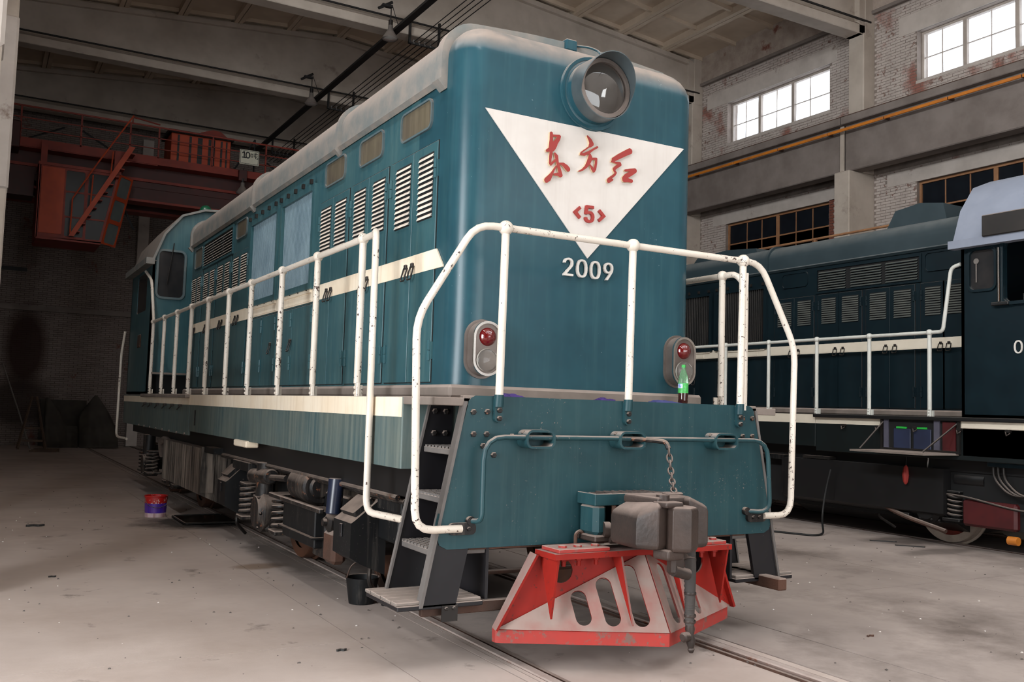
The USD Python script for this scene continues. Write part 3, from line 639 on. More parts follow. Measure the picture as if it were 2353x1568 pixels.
def louvre_panel(y0, y1, z0, z1, n, mat, parent, x=-HW - .010, d=.014):
    """Pressed louvres: each a hood leaning out over its slot."""
    h = (z1 - z0)/n
    for i in range(n):
        a = z0 + i*h
        p = Polygon([(x + .003, a + 1.0*h), (x - d, a + .12*h), (x - d, a + .08*h), (x + .003, a + .22*h)])
        MB().add(plate(p, 'y', y0, y1)).build('louvre', mat, parent, smooth=False)
    MB().add(bx(x - .002, x + .004, y0 - .004, y1 + .004, z0 - .004, z1 + .004)).build('louvre_slot_backing', 'dark_void', parent)
def hinge(y, z, parent, mat, x=-HW, h=.14):
    MB().add(cyl((x - .016, y, z), (x - .016, y, z + h*.48), .014, n=8)).add(cyl((x - .016, y, z + h*.52), (x - .016, y, z + h), .014, n=8)).add(bx(x - .012, x, y - .03, y + .03, z + .01, z + h - .01)).build('hinge', mat, parent)
def latch(y, z, parent, x=-HW):
    m = MB().add(bx(x - .03, x, y - .018, y + .018, z + .04, z + .075, .005))
    m.add(tube([(x - .02, y - .03, z + .05), (x - .045, y - .035, z - .05), (x - .045, y + .035, z - .05), (x - .02, y + .03, z + .05)], .006, 6, .02))
    m.build('latch', 'steel_dark', parent)
def small_window(y0, y1, z0, z1, parent, gm, rm='gasket', fw_=.015, x=-HW, r=.05):
    w = MB().add(plate(rrect(y0, y1, z0, z1, r).buffer(fw_).difference(rrect(y0, y1, z0, z1, r)), 'x', x - .018, x + .005)).build('window_frame', rm, parent)
    MB().add(plate(rrect(y0, y1, z0, z1, r), 'x', x - .006, x)).build('window_glass', gm, w)
def wheel(x, y, parent, face, tyre, r=.46, s=-1):
    w = MB().add(lathe([(r - .09, 0), (r - .09, .05), (.16, .035), (.13, -.02), (.0001, -.02)], (x + s*-.02, y, r), (s, 0, 0), 40, caps=False)).add(lathe([(r - .09, -.06), (0.0001, -.06)], (x, y, r), (s, 0, 0), 40, caps=False)).build('wheel', face, parent)
    MB().add(lathe([(r - .1, .06), (r - .01, .065), (r, .05), (r + .002, -.045), (r + .028, -.055), (r + .026, -.075), (r - .1, -.08)], (x, y, r), (s, 0, 0), 48, caps=False)).build('tyre', tyre, w)
    return w

def cab(parent, body, roofm, y0, y1, frontwin, sidewin, wmat, far_side=True):
    w = 1.41
    side = [(-w, DZ), (w, DZ), (w, 3.76), (1.25, 4.2), (1.0, 4.52), (.66, 4.65), (0, 4.69), (-.66, 4.65), (-1.0, 4.52), (-1.25, 4.2), (-w, 3.76)]
    walls = Polygon(side)
    m = MB()
    end = walls
    for r_ in frontwin: end = end.difference(rrect(*r_, .09))
    m.add(plate(end, 'y', y0, y0 + .04)).add(plate(walls, 'y', y1 - .04, y1))
    sd = rect(y0, DZ, y1, 3.78)
    for r_ in sidewin: sd = sd.difference(rrect(*r_, .07))
    m.add(plate(sd, 'x', -w, -w + .04)).add(bx(w - .04, w, y0, y1, DZ, 3.78))
    m.add(bx(-w, w, y0, y1, DZ, DZ + .04))
    b = m.build('cab_body', body, parent)
    prof = side[2:]
    off = LineString(prof).buffer(.035, join_style=2, cap_style=2).difference(Polygon(prof))
    lips = [rect(-1.53, 3.70, -1.40, 3.80), rect(1.40, 3.70, 1.53, 3.80)]
    MB().add(plate(unary_union([off] + lips), 'y', y0 - .10, y1 + .08)).build('cab_roof', roofm, parent)
    return b

def build_loco(t, M, o):
    body, sillm, cream, railm = M['body'], M['sill'], M['cream'], M['rail']
    hend = o['hood_end']
    # hood
    if o['front']:
        h = MB().add(hood_shell(HY, 1.2, HW, DZ + .08, HTOP, .2, .25)).build('hood_nose', M['nose'], t, smooth=50)
    MB().add(bx(-HW, HW, 1.2 if o['front'] else 1.0, hend, DZ + .08, 4.0)).build('hood_body', body, t)
    rp = roof_profile(HW + .02, 3.86, HTOP + .02, .25, .03)
    joints = [.80, 2.95, 5.95, hend + .03]
    for a, b in zip(joints, joints[1:]): MB().add(plate(rp, 'y', a + .02, b - .02)).build('roof_panel', M['roof'], t, smooth=40)
    bp = roof_profile(HW + .05, 3.84, HTOP + .05, .27, .06)
    for k, a in enumerate(joints):
        wd = .05 if k == 0 else .028
        MB().add(plate(bp, 'y', a - wd, a + wd)).build('roof_band', M['band'], t, smooth=40)
    MB().add(bx(-HW - .05, HW + .05, HY - .03, hend + .02, DZ, DZ + .09, .02)).build('hood_plinth', 'grey_plate', t)
    # doors of the left side
    dm = M['door']
    def door(y0, y1, z0, z1, lv=None, hy=None, ly=None, hz=(1.88, 3.17)):
        d = MB().add(bx(-HW - .010, -HW + .005, y0 + .005, y1 - .005, z0, z1, .003)).build('door', dm, t)
        MB().add(bx(-HW - .003, -HW + .002, y0 - .006, y1 + .006, z0 - .006, z1 + .006)).build('door_seam', 'dark_void', d)
        if lv: louvre_panel(*lv, d)
        if hy:
            for z in hz: hinge(hy, z, d, dm)
        if ly: latch(ly, 2.53, d)
        return d
    prs = [(.845, 1.265), (1.265, 1.70), (1.76, 2.18), (2.18, 2.60), (2.66, 3.08), (3.08, 3.46)]
    lvs = [(.91, 1.155), (1.31, 1.583), (1.82, 2.07), (2.25, 2.507), (2.725, 2.995), (3.127, 3.40)]
    for i, ((a, b), (c, d)) in enumerate(zip(prs, lvs)):
        door(a, b, 1.73, 3.44, (c, d, 2.90 if i < 2 else 2.945, 3.37, 12, M['louvre']), a + .02 if i % 2 == 0 else b - .02, b - .06 if i % 2 == 0 else a + .06)
    # cream band along the hood
    m = MB().add(plate([(.70, 2.535), (.81, 2.66), (hend - .02, 2.66), (hend - .02, 2.52), (.70, 2.52)], 'x', -HW - .013, -HW - .002)).build('cream_band', cream, t)
    # small windows under the roof
    for i, (a, b) in enumerate(((.95, 1.55), (1.88, 2.45), (2.77, 3.35), (6.24, 6.80))):
        small_window(a + .03, b - .03, 3.575, 3.775, t, M['hwin'], M['hwf'])
    if o['front']: small_window(8.82, 9.32, 3.49, 3.76, t, M['hwin'], M['hwf'])
    # radiators: framed shutters of upright slats
    for a, b in ((3.60, 4.62), (4.82, 5.90)):
        r = MB().add(plate(ring(rect(a - .06, 2.64, b + .06, 3.66), .06), 'x', -HW - .05, -HW)).build('radiator', dm, t)
        n = int((b - a)/.043)
        for i in range(n):
            y = a + (i + .5)*(b - a)/n
            MB().add(cyl((-HW - .014, y, 2.70), (-HW - .014, y, 3.60), .0105, n=6)).build('slat', M['rad'], r)
        MB().add(bx(-HW - .004, -HW - .001, a, b, 2.70, 3.60)).build('core', 'dark_void', r)
        MB().add(bx(-HW - .03, -HW, a, b, 2.61, 2.675, .004)).build('bottom_rail', cream, r)
        MB().add(bx(-HW - .016, -HW, a, b - .15, 2.53, 2.60, .004)).build('drip_plate', cream, r)
        for y in np.linspace(a + .1, b - .1, 4): MB().add(bolt((-HW - .03, y, 2.645), (-1, 0, 0), .014, .01)).build('bolt', 'steel_dark', r)
        for y in np.linspace(a, b, 5):
            MB().add(bx(-HW - .075, -HW - .05, y - .02, y + .02, 3.655, 3.70)).build('clip', 'steel_dark', r)
    for a, b in ((3.52, 4.20), (4.20, 4.78), (4.78, 5.33), (5.33, 5.98)):
        door(a, b, 1.73, 2.50, None, a + .03, None, (1.88, 2.32)); 
    for y in (4.22, 4.96): latch(y, 2.12, t)
    # rear louvred doors and the grille over them
    rl = [(6.18, 6.46), (6.59, 6.85), (7.06, 7.32), (7.44, 7.73), (7.93, 8.20), (8.33, 8.60), (8.82, 9.05), (9.15, 9.42)]
    for i, (a, b) in enumerate(rl):
        if b > hend - .02: continue
        door(a - .08, b + .06, 1.73, 3.40, (a, b, 2.96, 3.34, 12, M['louvre']), (a - .06 if i % 2 == 0 else b + .04), (b - .0 if i % 2 == 0 else a + .02))
    gr = MB().add(plate(ring(rect(6.94, 3.42, 8.76, 3.80), .03), 'x', -HW - .02, -HW)).build('grille', dm, t)
    for a, b in ((7.0, 7.5), (7.59, 8.12), (8.19, 8.70)):
        for i in range(8):
            z = 3.465 + i*.0365
            MB().add(plate([(-HW + .002, z + .026), (-HW - .026, z), (-HW - .026, z - .006), (-HW + .002, z + .016)], 'y', a, b)).build('slat', M['louvre'], gr, smooth=False)
    MB().add(bx(-HW - .003, -HW, 6.95, 8.75, 3.44, 3.78)).build('grille_backing', 'dark_void', gr)
    # deck and sills
    MB().add(bx(-1.395, 1.395, .0, REAR, DZ - .05, DZ, .004)).build('deck', 'grey_plate' if o['front'] else M['deck'], t)
    for s in (-1, 1):
        a = s*1.40
        L_ = Polygon([(a, .46), (s*.98, .46), (s*.98, .50), (a - s*.03, .50), (a - s*.03, 7.28), (a, 7.28)]).buffer(.012).buffer(-.024).buffer(.012, quad_segs=4)
        MB().add(plate(L_, 'z', 1.16, DZ - .003)).build('side_sill', sillm, t)
        MB().add(bx(a, a - s*.03, 7.29, REAR, 1.10, DZ - .003, .006)).build('battery_sill', M['sill2'], t)
        MB().add(bx(a + s*.004, a, .465, 7.28, 1.488, DZ - .004)).build('cream_stripe', cream, t)
        MB().add(bx(a + s*.004, a, 7.285, REAR, 1.488, DZ - .03)).build('cream_stripe', cream, t)
    MB().add(bx(-1.46, -1.38, 7.28, 11.0, DZ - .045, DZ + .005, .008)).build('battery_ledge', 'grey_plate' if o['front'] else M['deck'], t)
    for y in (7.8, 8.37, 8.95, 9.57, 10.2, 10.75): 
        MB().add(bx(-1.44, -1.40, y - .03, y + .03, 1.46, 1.49)).add(tube([(-1.43, y - .03, 1.47), (-1.46, y, 1.42), (-1.43, y + .03, 1.45)], .008, 6)).build('sill_latch', 'steel_dark', t)
    MB().add(bx(-1.22, 1.22, .55, REAR, .95, 1.17)).build('underframe', 'black_oily', t)
    if o['front']:
        MB().add(bx(-1.403, -1.38, 6.87, 6.94, 1.24, 1.43)).build('sill_slot', 'dark_void', t)
        MB().add(bx(-1.43, -1.30, 4.25, 4.75, 1.10, 1.165, .01)).build('sill_bracket', 'cream', t)
        for y in np.arange(7.5, 11.9, .55): MB().add(bolt((-1.40, y, 1.115), (-1, 0, 0), .018, .015)).build('sill_bolt', 'aluminium', t)
    # side handrail
    hz = o['rail_z']
    for s in ((-1, 1) if o['front'] else (-1,)):
        z = hz if s < 0 else hz - .09
        pts = [(s*1.46, CABY + .35, 3.62), (s*1.42, CABY - .02, 3.45), (s*1.38, 10.66, z + .1), (s*1.38, 10.6, z)] if o['front'] else [(s*1.38, 9.57, z + .83), (s*1.38, 9.44, z + .8), (s*1.38, 9.32, z), (s*1.38, 9.2, z)]
        pts += [(s*1.38, 1.12, z), (s*1.44, .94, z), (s*1.44, .92, .84), (s*1.365, .455, .84)] if s < 0 else [(s*1.38, .42, z), (s*1.42, .36, z - .1), (s*1.42, .36, .9), (s*1.40, .46, .84)]
        hr = MB().add(tube(pts, .024, 12, .1)).build('side_handrail', railm, t)
        ys = [1.35, 2.39, 3.42, 4.52, 5.5, 6.56, 7.57, 8.58, 9.6, 10.62] if o['front'] else [y for y in (1.35, 2.39, 3.42, 4.4, 5.38, 6.33, 7.28, 8.2, 9.13)]
        if s > 0: ys[0] = .58
        for y in ys:
            p = MB().add(cyl((s*1.38, y, DZ + .09), (s*1.38, y, z), .0265, n=12)).build('post', railm, hr)
            MB().add(ball((s*1.38, y, z), .043)).build('ball_joint', railm, hr)
            MB().add(bx(s*1.366, s*1.394, y - .03, y + .022, DZ - .03, DZ + .10, .006)).add(bx(s*1.33, s*1.366, y + .02, y + .032, DZ - .01, DZ + .08)).add(bolt((s*1.394, y - .005, DZ + .02), (s, 0, 0))).add(bolt((s*1.394, y - .005, DZ + .06), (s, 0, 0))).build('post_foot', railm, hr)
    # fuel tank under the middle
    tk = MB().add(plate([(-1.35, .97), (-1.35, .415), (-.80, .16), (.80, .16), (1.35, .415), (1.35, .97)], 'y', 6.62, 9.3)).build('fuel_tank', M['tank'], t)
    MB().add(bx(-1.36, -1.2, 6.60, 6.64, .16 + .28, .99)).build('tank_flange', M['tank'], tk)
    MB().add(bx(-1.33, -.4, 5.5 if not o['front'] else 6.1, 6.62, .93, 1.0)).build('tank_shelf', 'black_side', tk)

def bogie(t, yc, M, skip=None, wb=1.2, ds=.36):
    """Two-axle bogie; its left side in full."""
    B = M['bogie']
    for s in (-1, 1):
        MB().add(bx(s*1.0, s*1.08, yc - 1.9, yc + 1.9, .56, .80, .015)).add(bx(s*1.0, s*1.08, yc - .5, yc + .5, .40, .60, .015)).build('bogie_frame', B, t)
        for y in (yc - wb, yc + wb): wheel(s*.76, y, t, M['wheel'], M['tyre'], s=s)
    for y in (yc - wb, yc + wb):
        MB().add(cyl((-1.2, y, .46), (1.2, y, .46), .08, n=16)).build('axle', 'steel_dark', t)
    for y in (yc - wb, yc + wb):
        if skip is not None and abs(y - skip) < .3: continue
        a = MB().add(lathe([(.19, 0), (.2, .04), (.2, .16), (.16, .2), (.15, .22), (.0001, .22)], (-1.08, y, .47), (-1, 0, 0), 22, caps=False)).add(bx(-1.22, -1.05, y - .16, y + .16, .28, .50, .03)).build('axle_box', M['axle'], t)
        for k in range(6):
            an = k*math.pi/3; MB().add(bolt((-1.28, y + .17*math.cos(an), .47 + .17*math.sin(an)), (-1, 0, 0), .016, .015)).build('bolt', M['axle'], a)
        MB().add(cyl((-1.2, y, .62), (-1.2, y, .96), .095, n=18, bev=.01)).build('spring_pot', M['axle'], t)
        for dy in (-ds, ds):
            MB().add(coil((-1.2, y + dy, .37), (-1.2, y + dy, .68), .085, .019, 5.5)).build('coil_spring', M['spring'], t)
            MB().add(bx(-1.3, -1.06, y + dy - .12, y + dy + .12, .33, .37, .008)).build('spring_seat', M['axle'], t)
            MB().add(bx(-1.28, -1.06, y + dy - .11, y + dy + .11, .68, .71, .008)).build('spring_cap', M['axle'], t)
    return t

def sandbox(t, y0, y1, x0, x1, z0, z1, M):
    """Sand box with its sloping filler lid; x0 is the outer face."""
    p = Polygon([(x0, z0), (x0, z1), (x0 + .03, z1 + .02), (x1 - .06, z1 + .17), (x1, z1 + .17), (x1, z0 - .14), (x0 + .08, z0 - .05)])
    s = MB().add(plate(p, 'y', y0, y1)).build('sandbox', M['sand'], t)
    e = np.array([x1 - .06 - x0 - .03, 0, .15]); L = np.linalg.norm(e); e /= L
    MB().add(plate3(rrect(.03, L - .03, -(y1 - y0)*.40, (y1 - y0)*.40, .02), (x0 + .03, (y0 + y1)/2, z1 + .02), e, (0, 1, 0), .04)).build('lid', M['sand'], s)
    MB().add(bx(x0 - .012, x0, (y0 + y1)/2 - .02, (y0 + y1)/2 + .03, z1 - .12, z1 - .02, .004)).build('handle', 'black_paint', s)
    MB().add(tube([(x1 - .08, y0 + .1, z0 - .1), (x1 - .1, y0 + .06, z0 - .2), (x1 + .05, y0 + .22, z0 - .34)], .018, 8, .06)).build('sand_pipe', 'steel_dark', s)
    return s
# ------------------------------------------------------------------ the blue engine in front
L1 = thing('locomotive', 'teal diesel engine with white nose triangle and red plough facing the camera', 'locomotive', (0, 0, 0))
M1 = dict(body='teal_side', nose='teal', sill='teal_sill', sill2='teal_sill', cream='cream', rail='rail_white', roof='roof_dusty', band='roof_dusty', door='teal_side', louvre='louvre', rad='radiator', hwin='window_dirty', hwf='gasket', deck='grey_plate', tank='tank',
          bogie='black_side', wheel='wheel_rust', tyre='wheel_rust', axle='dusty_metal', spring='dusty_metal', sand='black_side')
build_loco(L1, M1, dict(front=True, hood_end=HEND, rail_z=2.765))
FY = HY - .004
# nose triangle with the raised characters
tri = MB().add(plate([(-.868, 3.606), (.872, 3.606), (0, 2.658)], 'y', FY - .004, FY + .004)).build('nose_triangle', 'white_paint', L1)
for gl in GLYPHS:
    sh = unary_union([stroke(s_) for s_ in gl]).simplify(.0012)
    c = MB().add(plate(sh, 'y', .456, .476)).build('character', 'letter_edge', tri, label='raised red character with a cream edge')
    MB().add(plate(sh, 'y', .4535, .4562)).build('character_face', 'letter_red', c)
MB().add(text('5', .118, .02, (-.002, .472, 2.920), (1, 0, 0), (0, 0, 1), True)).build('digit', 'letter_red', tri)
for s in (-1, 1):
    MB().add(plate(LineString([(s*.082, 3.018), (s*.124, 2.980), (s*.082, 2.942)]).buffer(.011, cap_style=2, join_style=2), 'y', .455, .472)).build('angle_mark', 'letter_red', tri)
for i, c in enumerate('2009'):
    MB().add(text(c, .128, .022, (-.172 + .116*i, .474, 2.514), (1, 0, 0), (0, 0, 1))).build('road_number_digit', 'digit_white', L1)
# head lamp
hl = MB().add(lathe([(.27, .0), (.272, .03), (.25, .045), (.225, .05), (.225, .20)], (0, .50, 3.865), (0, -1, 0), 40, caps=False)).build('headlight', 'teal', L1)
n_ = 48; V = []; th = .006
for r in (.226, .226 - th):
    for yy in (0, 1):
        for k in range(n_):
            a = 2*math.pi*k/n_; up = math.sin(a)
            V.append((r*math.cos(a), (.40 if yy == 0 else .285 - .125*max(0, up + .25)/1.25), 3.865 + r*math.sin(a)))
f = []
for k in range(n_):
    j = (k+1) % n_
    o0, o1, i0, i1 = 0, n_, 2*n_, 3*n_
    f += [(o0+k, o0+j, o1+j), (o0+k, o1+j, o1+k), (i0+k, i1+j, i0+j), (i0+k, i1+k, i1+j), (o1+k, o1+j, i1+j), (o1+k, i1+j, i1+k)]
MB().add(tm(V, f)).build('visor', 'visor', hl, smooth=25)
MB().add(lathe([(.215, .0), (.215, .018), (.185, .022), (.183, 0)], (0, .315, 3.865), (0, -1, 0), 40, caps=False)).build('rim', 'aluminium', hl)
MB().add(lathe([(.188, 0), (.15, .022), (.09, .034), (.0001, .04)], (0, .318, 3.865), (0, -1, 0), 36, caps=False)).build('lens', 'headlamp_glass', hl)
MB().add(lathe([(.268, 0), (.268, .012), (.245, .012)], (0, .462, 3.865), (0, -1, 0), 40, caps=False)).build('flange', 'teal', hl)
# roof fittings in front
MB().add(bx(-.07, .03, .72, .80, 4.27, 4.36, .01)).add(tube([(.02, .76, 4.33), (.12, .70, 4.32), (.19, .66, 4.29), (.2, .64, 4.22)], .009, 6, .03)).build('roof_connector', 'teal', L1)
MB().add(tube([(.24, .68, 4.235), (.28, .62, 4.25), (.4, .6, 4.2)], .010, 6, .03)).build('lamp_cable', 'cable_black', L1)
# marker lamps
for s, w in ((-1, 'left'), (1, 'right')):
    x, z = s*.838, 1.955
    cap = lambda r: LineString([(x, z - .075), (x, z + .075)]).buffer(r, quad_segs=10)
    b = MB().add(plate(cap(.108), 'y', .395, HY + .01)).add(plate(cap(.125), 'y', HY - .012, HY + .01)).build('marker_lamp', 'aluminium', L1)
    MB().add(plate(ring(cap(.108), .016), 'y', .380, .396)).build('rim', 'chrome', b)
    MB().add(lathe([(.062, 0), (.058, .02), (.035, .042), (.0001, .05)], (x, .398, z + .078), (0, -1, 0), 26, caps=False)).build('red_lens', 'red_lens', b)
    MB().add(lathe([(.078, 0), (.07, .005), (.05, -.02), (.0001, -.035)], (x, .392, z - .078), (0, -1, 0), 26, caps=False)).build('reflector', 'reflector', b)
    MB().add(lathe([(.080, 0), (.07, .022), (.04, .036), (.0001, .04)], (x, .39, z - .078), (0, -1, 0), 26, caps=False)).build('clear_lens', 'clear_lens', b)
# front beam
half = [(0, 1.635), (1.12, 1.635), (1.15, 1.62), (1.165, 1.60), (1.350, .86), (1.352, .80), (1.33, .74), (1.28, .715), (0, .715)]
MB().add(plate([(x, z) for x, z in half] + [(-x, z) for x, z in half[-2:0:-1]], 'y', -.006, .022)).build('front_beam', 'teal_beam', L1)
MB().add(bx(-1.2, 1.2, .0, .05, DZ - .03, DZ + .014, .005)).build('beam_edge', 'grey_plate', L1)
MB().add(bx(-1.12, 1.12, .022, .12, .70, .73)).add(bx(-.95, .95, .02, .46, .73, .78)).build('beam_flange', 'rust', L1)
for x, z in [(-1.134, 1.535), (-1.038, 1.538), (-1.129, 1.401), (-1.039, 1.402), (1.056, 1.542), (1.149, 1.544), (1.058, 1.414), (1.151, 1.415), (-.86, 1.39), (.985, 1.36), (-1.06, 1.33), (-.985, 1.275)]:
    MB().add(bolt((x, -.006, z), (0, -1, 0), .019, .016)).build('bolt', 'dusty_metal', L1)
# steps at both corners
for s in (-1, 1):
    P = lambda pts: [(s*x, z) for x, z in pts]
    MB().add(plate(P([(1.20, 1.568), (1.435, .385), (1.205, .385), (1.13, .73), (1.05, .73), (1.05, 1.568)]), 'y', .0, .028)).build('front_stringer', 'black_paint', L1)
    MB().add(plate(P([(1.195, 1.60), (1.445, .383), (1.425, .383), (1.175, 1.60)]), 'y', -.012, .05)).build('stringer_edge', 'tread', L1)
    MB().add(plate(P([(1.215, 1.567), (1.465, .40), (1.08, .40), (1.045, 1.572)]), 'y', .45, .475)).build('rear_stringer', 'black_paint', L1)
    MB().add(plate(P([(1.225, 1.57), (1.475, .40), (1.46, .40), (1.21, 1.57)]), 'y', .44, .47)).build('stringer_edge', 'tread', L1)
    MB().add(bx(s*.98, s*1.0, .02, .46, .40, 1.57)).build('step_back', 'black_paint', L1)
    for x, z in ((1.178, 1.53), (1.10, 1.53), (1.18, 1.39), (1.10, 1.39)): MB().add(bolt((s*x, .45, z), (0, -1, 0), .02, .015)).build('bolt', 'dusty_metal', L1)
    for xe, z in ((1.245, 1.315), (1.31, 1.028), (1.375, .722)):
        tr = MB().add(bx(s*xe, s*1.0, .03, .45, z - .045, z - .008, .004)).build('step', 'tread', L1)
        lat = []
        for k in range(-6, 14):
            lat += [LineString([(-.3 + k*.05, 0), (-.3 + k*.05 + .42, .42)]).buffer(.005), LineString([(-.3 + k*.05 + .42, 0), (-.3 + k*.05, .42)]).buffer(.005)]
        g_ = unary_union(lat).intersection(rect(0, 0, xe - 1.0, .42)).simplify(.001)
        q = plate(g_, 'z', z - .010, z + .002); q.vertices[:, 0] = s*(1.0 + q.vertices[:, 0]); q.vertices[:, 1] += .03
        if s > 0: q = tm(q.vertices, q.faces)
        else: q = tm(q.vertices, np.asarray(q.faces)[:, ::-1])
        MB().add(q).build('tread_pattern', 'tread', tr, smooth=False)
    bt = MB().add(bx(s*1.58, s*1.02, .0, .50, .37, .40, .005)).build('bottom_step', 'black_paint', L1)
    for k in range(6):
        y = .01 + k*.082
        MB().add(bx(s*(1.585 + .005*(k % 2)), s*1.03, y, y + .075, .40, .42, .004)).build('tread_board', 'wood_dusty', bt)
MB().add(bx(-1.40, -.5, .06, .10, .315, .385, .006)).build('guard_bar', 'rust', L1)
MB().add(plate(rect(-1.297, .293, -1.193, .385), 'y', -.006, .004)).add(bolt((-1.27, -.006, .37), (0, -1, 0), .012)).add(bolt((-1.22, -.006, .37), (0, -1, 0), .012)).build('hanger_plate', 'steel_dark', L1)
MB().add(bx(1.24, 1.32, -.2, 1.6, .335, .42, .008)).build('guard_bar', 'rust', L1)
MB().add(cyl((-1.0, .9, .39), (.2, .9, .39), .018)).build('guard_rod', 'rust', L1)
# front hand rail with three posts
pts = [(-1.20, -.03, .838), (-1.508, -.04, .838), (-1.545, -.04, 2.077), (-1.172, -.04, 2.683), (1.184, -.04, 2.683), (1.542, -.04, 2.08), (1.512, -.04, .842), (1.25, -.03, .842)]
fr = MB().add(tube(pts, .0235, 12, .12)).build('front_handrail', 'rail_white', L1)
for x in (-.965, .02, 1.015):
    MB().add(cyl((x - .005, -.03, 1.60), (x, -.04, 2.68), .0255, n=14)).build('post', 'rail_white', fr)
    MB().add(ball((x, -.04, 2.683), .047, 14)).build('ball_joint', 'rail_white', fr)
    MB().add(plate(rrect(x - .032, x + .032, 1.475, 1.645, .03), 'y', -.03, -.006)).add(cyl((x - .005, -.03, 1.57), (x - .005, -.03, 1.645), .03)).build('post_foot', 'teal_beam', fr)
    for z in (1.55, 1.50): MB().add(bolt((x, -.03, z), (0, -1, 0), .018, .016)).build('bolt', 'dusty_metal', fr)
MB().add(cyl((1.055, -.02, 1.60), (1.055, -.03, 2.6), .018, n=10)).build('spare_post', 'rail_white', fr)
for s in (-1, 1):
    MB().add(plate(rrect(min(s*1.10, s*1.28), max(s*1.10, s*1.28), .80, .872, .03), 'y', -.03, -.006)).build('rail_end', 'dusty_metal', fr)
    for x in (1.15, 1.21): MB().add(bolt((s*x, -.03, .836), (0, -1, 0), .014, .012)).build('bolt', 'dusty_metal', fr)
# uncoupling rod and its brackets
ur = MB().add(tube([(-1.135, -.01, .88), (-1.10, -.10, .885), (-1.10, -.10, 1.388), (1.215, -.10, 1.388), (1.245, -.10, .875), (1.09, -.01, .88)], .016, 10, .14)).build('uncoupling_rod', 'teal_beam', L1)
for s in (-1, 1): MB().add(cyl((-1.135 if s < 0 else 1.09, -.006, .88), (-1.135 if s < 0 else 1.09, -.035, .88), .028)).build('rod_eye', 'dusty_metal', ur)
for x in (-.715, -.01, .805):
    MB().add(plate(ring(rrect(x - .105, x + .105, 1.32, 1.435, .045), .014), 'y', -.125, -.006)).add(plate(rrect(x - .07, x + .06, 1.325, 1.39, .03), 'y', -.016, -.006)).build('rod_bracket', 'teal_beam', ur)
    MB().add(bolt((x - .085, -.05, 1.415), (0, -1, 0), .018, .02)).build('bolt', 'dusty_metal', ur)
MB().add(tube([(-.02, -.10, 1.388), (.14, -.13, 1.382), (.22, -.18, 1.372), (.225, -.2, 1.33)], .016, 8, .04)).build('lift_arm', 'dusty_metal', ur)
# chain
ch = None
A, B = np.array([.225, -.2, 1.335]), np.array([.03, -.50, 1.075])
N = 8
for k in range(N):
    p = A + (B - A)*k/N + np.array([0, 0, -.03*math.sin(math.pi*k/N)]); q = A + (B - A)*(k+1)/N + np.array([0, 0, -.03*math.sin(math.pi*(k+1)/N)])
    d, u, w = frame_dirs(q - p); a_ = u if k % 2 else w; c = (p + q)/2; hl_ = np.linalg.norm(q - p)*.68
    pts_ = [c + d*hl_*math.cos(a)*.95 + a_*.017*math.sin(a) for a in np.linspace(0, 2*math.pi, 15)]
    m = MB().add(tube(pts_, .0062, 6))
    if ch is None: ch = m.build('chain', 'coupler', L1)
    else: m.build('link', 'coupler', ch)
# coupler
CX = -.045
cp = MB().add(bx(CX - .10, CX + .12, -.62, .1, .80, .985, .035)).build('coupler', 'coupler', L1)
def soft(pts, z0, z1, b=.02, top=None):
    """Cast block: convex outline with rounded edges; top gives each corner's own height."""
    g = MultiPoint(pts).convex_hull.buffer(.012, quad_segs=4); gi = g.buffer(-b); P = []
    ht = (lambda x, y: z1) if top is None else top
    for gg, e in ((g, b), (gi, 0.0)):
        for x, y in gg.exterior.coords: P += [(x, y, z0 + e), (x, y, ht(x, y) - e)]
    P += [(x, y, z) for gg in (g.buffer(-b*.35),) for x, y in gg.exterior.coords for z in (z0 + b*.3, ht(x, y) - b*.3)]
    return trimesh.convex.convex_hull(np.array(P))
MB().add(soft([(CX - .10, -.60), (CX + .03, -.60), (CX + .05, -.74), (CX - .03, -.78), (CX - .12, -.74)], .745, 1.015, .03)).build('coupler_head', 'coupler', cp)
MB().add(soft([(CX - .27, -.34), (CX - .10, -.36), (CX - .11, -.66), (CX - .20, -.69), (CX - .28, -.60)], .755, 1.05, .035, lambda x, y: 1.045 + min(0, (x - CX + .17)*.75))).build('knuckle', 'coupler', cp)
MB().add(soft([(CX + .03, -.44), (CX + .17, -.44), (CX + .21, -.60), (CX + .16, -.70), (CX + .05, -.68)], .76, 1.06, .03, lambda x, y: 1.06 - max(0, x - CX - .10)*.75)).build('guard_arm', 'coupler', cp)
MB().add(soft([(CX - .19, -.36), (CX + .10, -.36), (CX + .10, -.62), (CX - .16, -.64)], 1.0, 1.062, .02)).build('head_top', 'coupler', cp)
MB().add(soft([(CX - .17, -.62), (CX - .05, -.62), (CX - .05, -.72), (CX - .16, -.72)], 1.005, 1.04, .012)).build('pin_lug', 'coupler', cp)
MB().add(soft([(CX - .16, -.62), (CX - .02, -.62), (CX - .04, -.72), (CX - .14, -.72)], .70, .76, .015)).build('pin_lug', 'coupler', cp)
MB().add(cyl((CX - .11, -.62, .70), (CX - .11, -.62, 1.075), .04, n=14)).build('knuckle_pin', 'coupler', cp)
MB().add(lathe([(.09, 0), (.12, .03), (.12, .14), (.10, .20)], (CX - .13, -.30, .86), (-.15, -1, 0), 18)).build('coupler_shoulder', 'coupler', cp)
MB().add(bx(CX - .07, CX + .03, -.68, -.60, .60, .72, .02)).add(cyl((CX - .05, -.66, .63), (CX + .06, -.66, .60), .035)).build('lock_lifter', 'coupler', cp)
MB().add(bx(CX + .02, CX + .14, -.52, -.44, 1.05, 1.075, .01)).build('lock_block', 'coupler', cp)
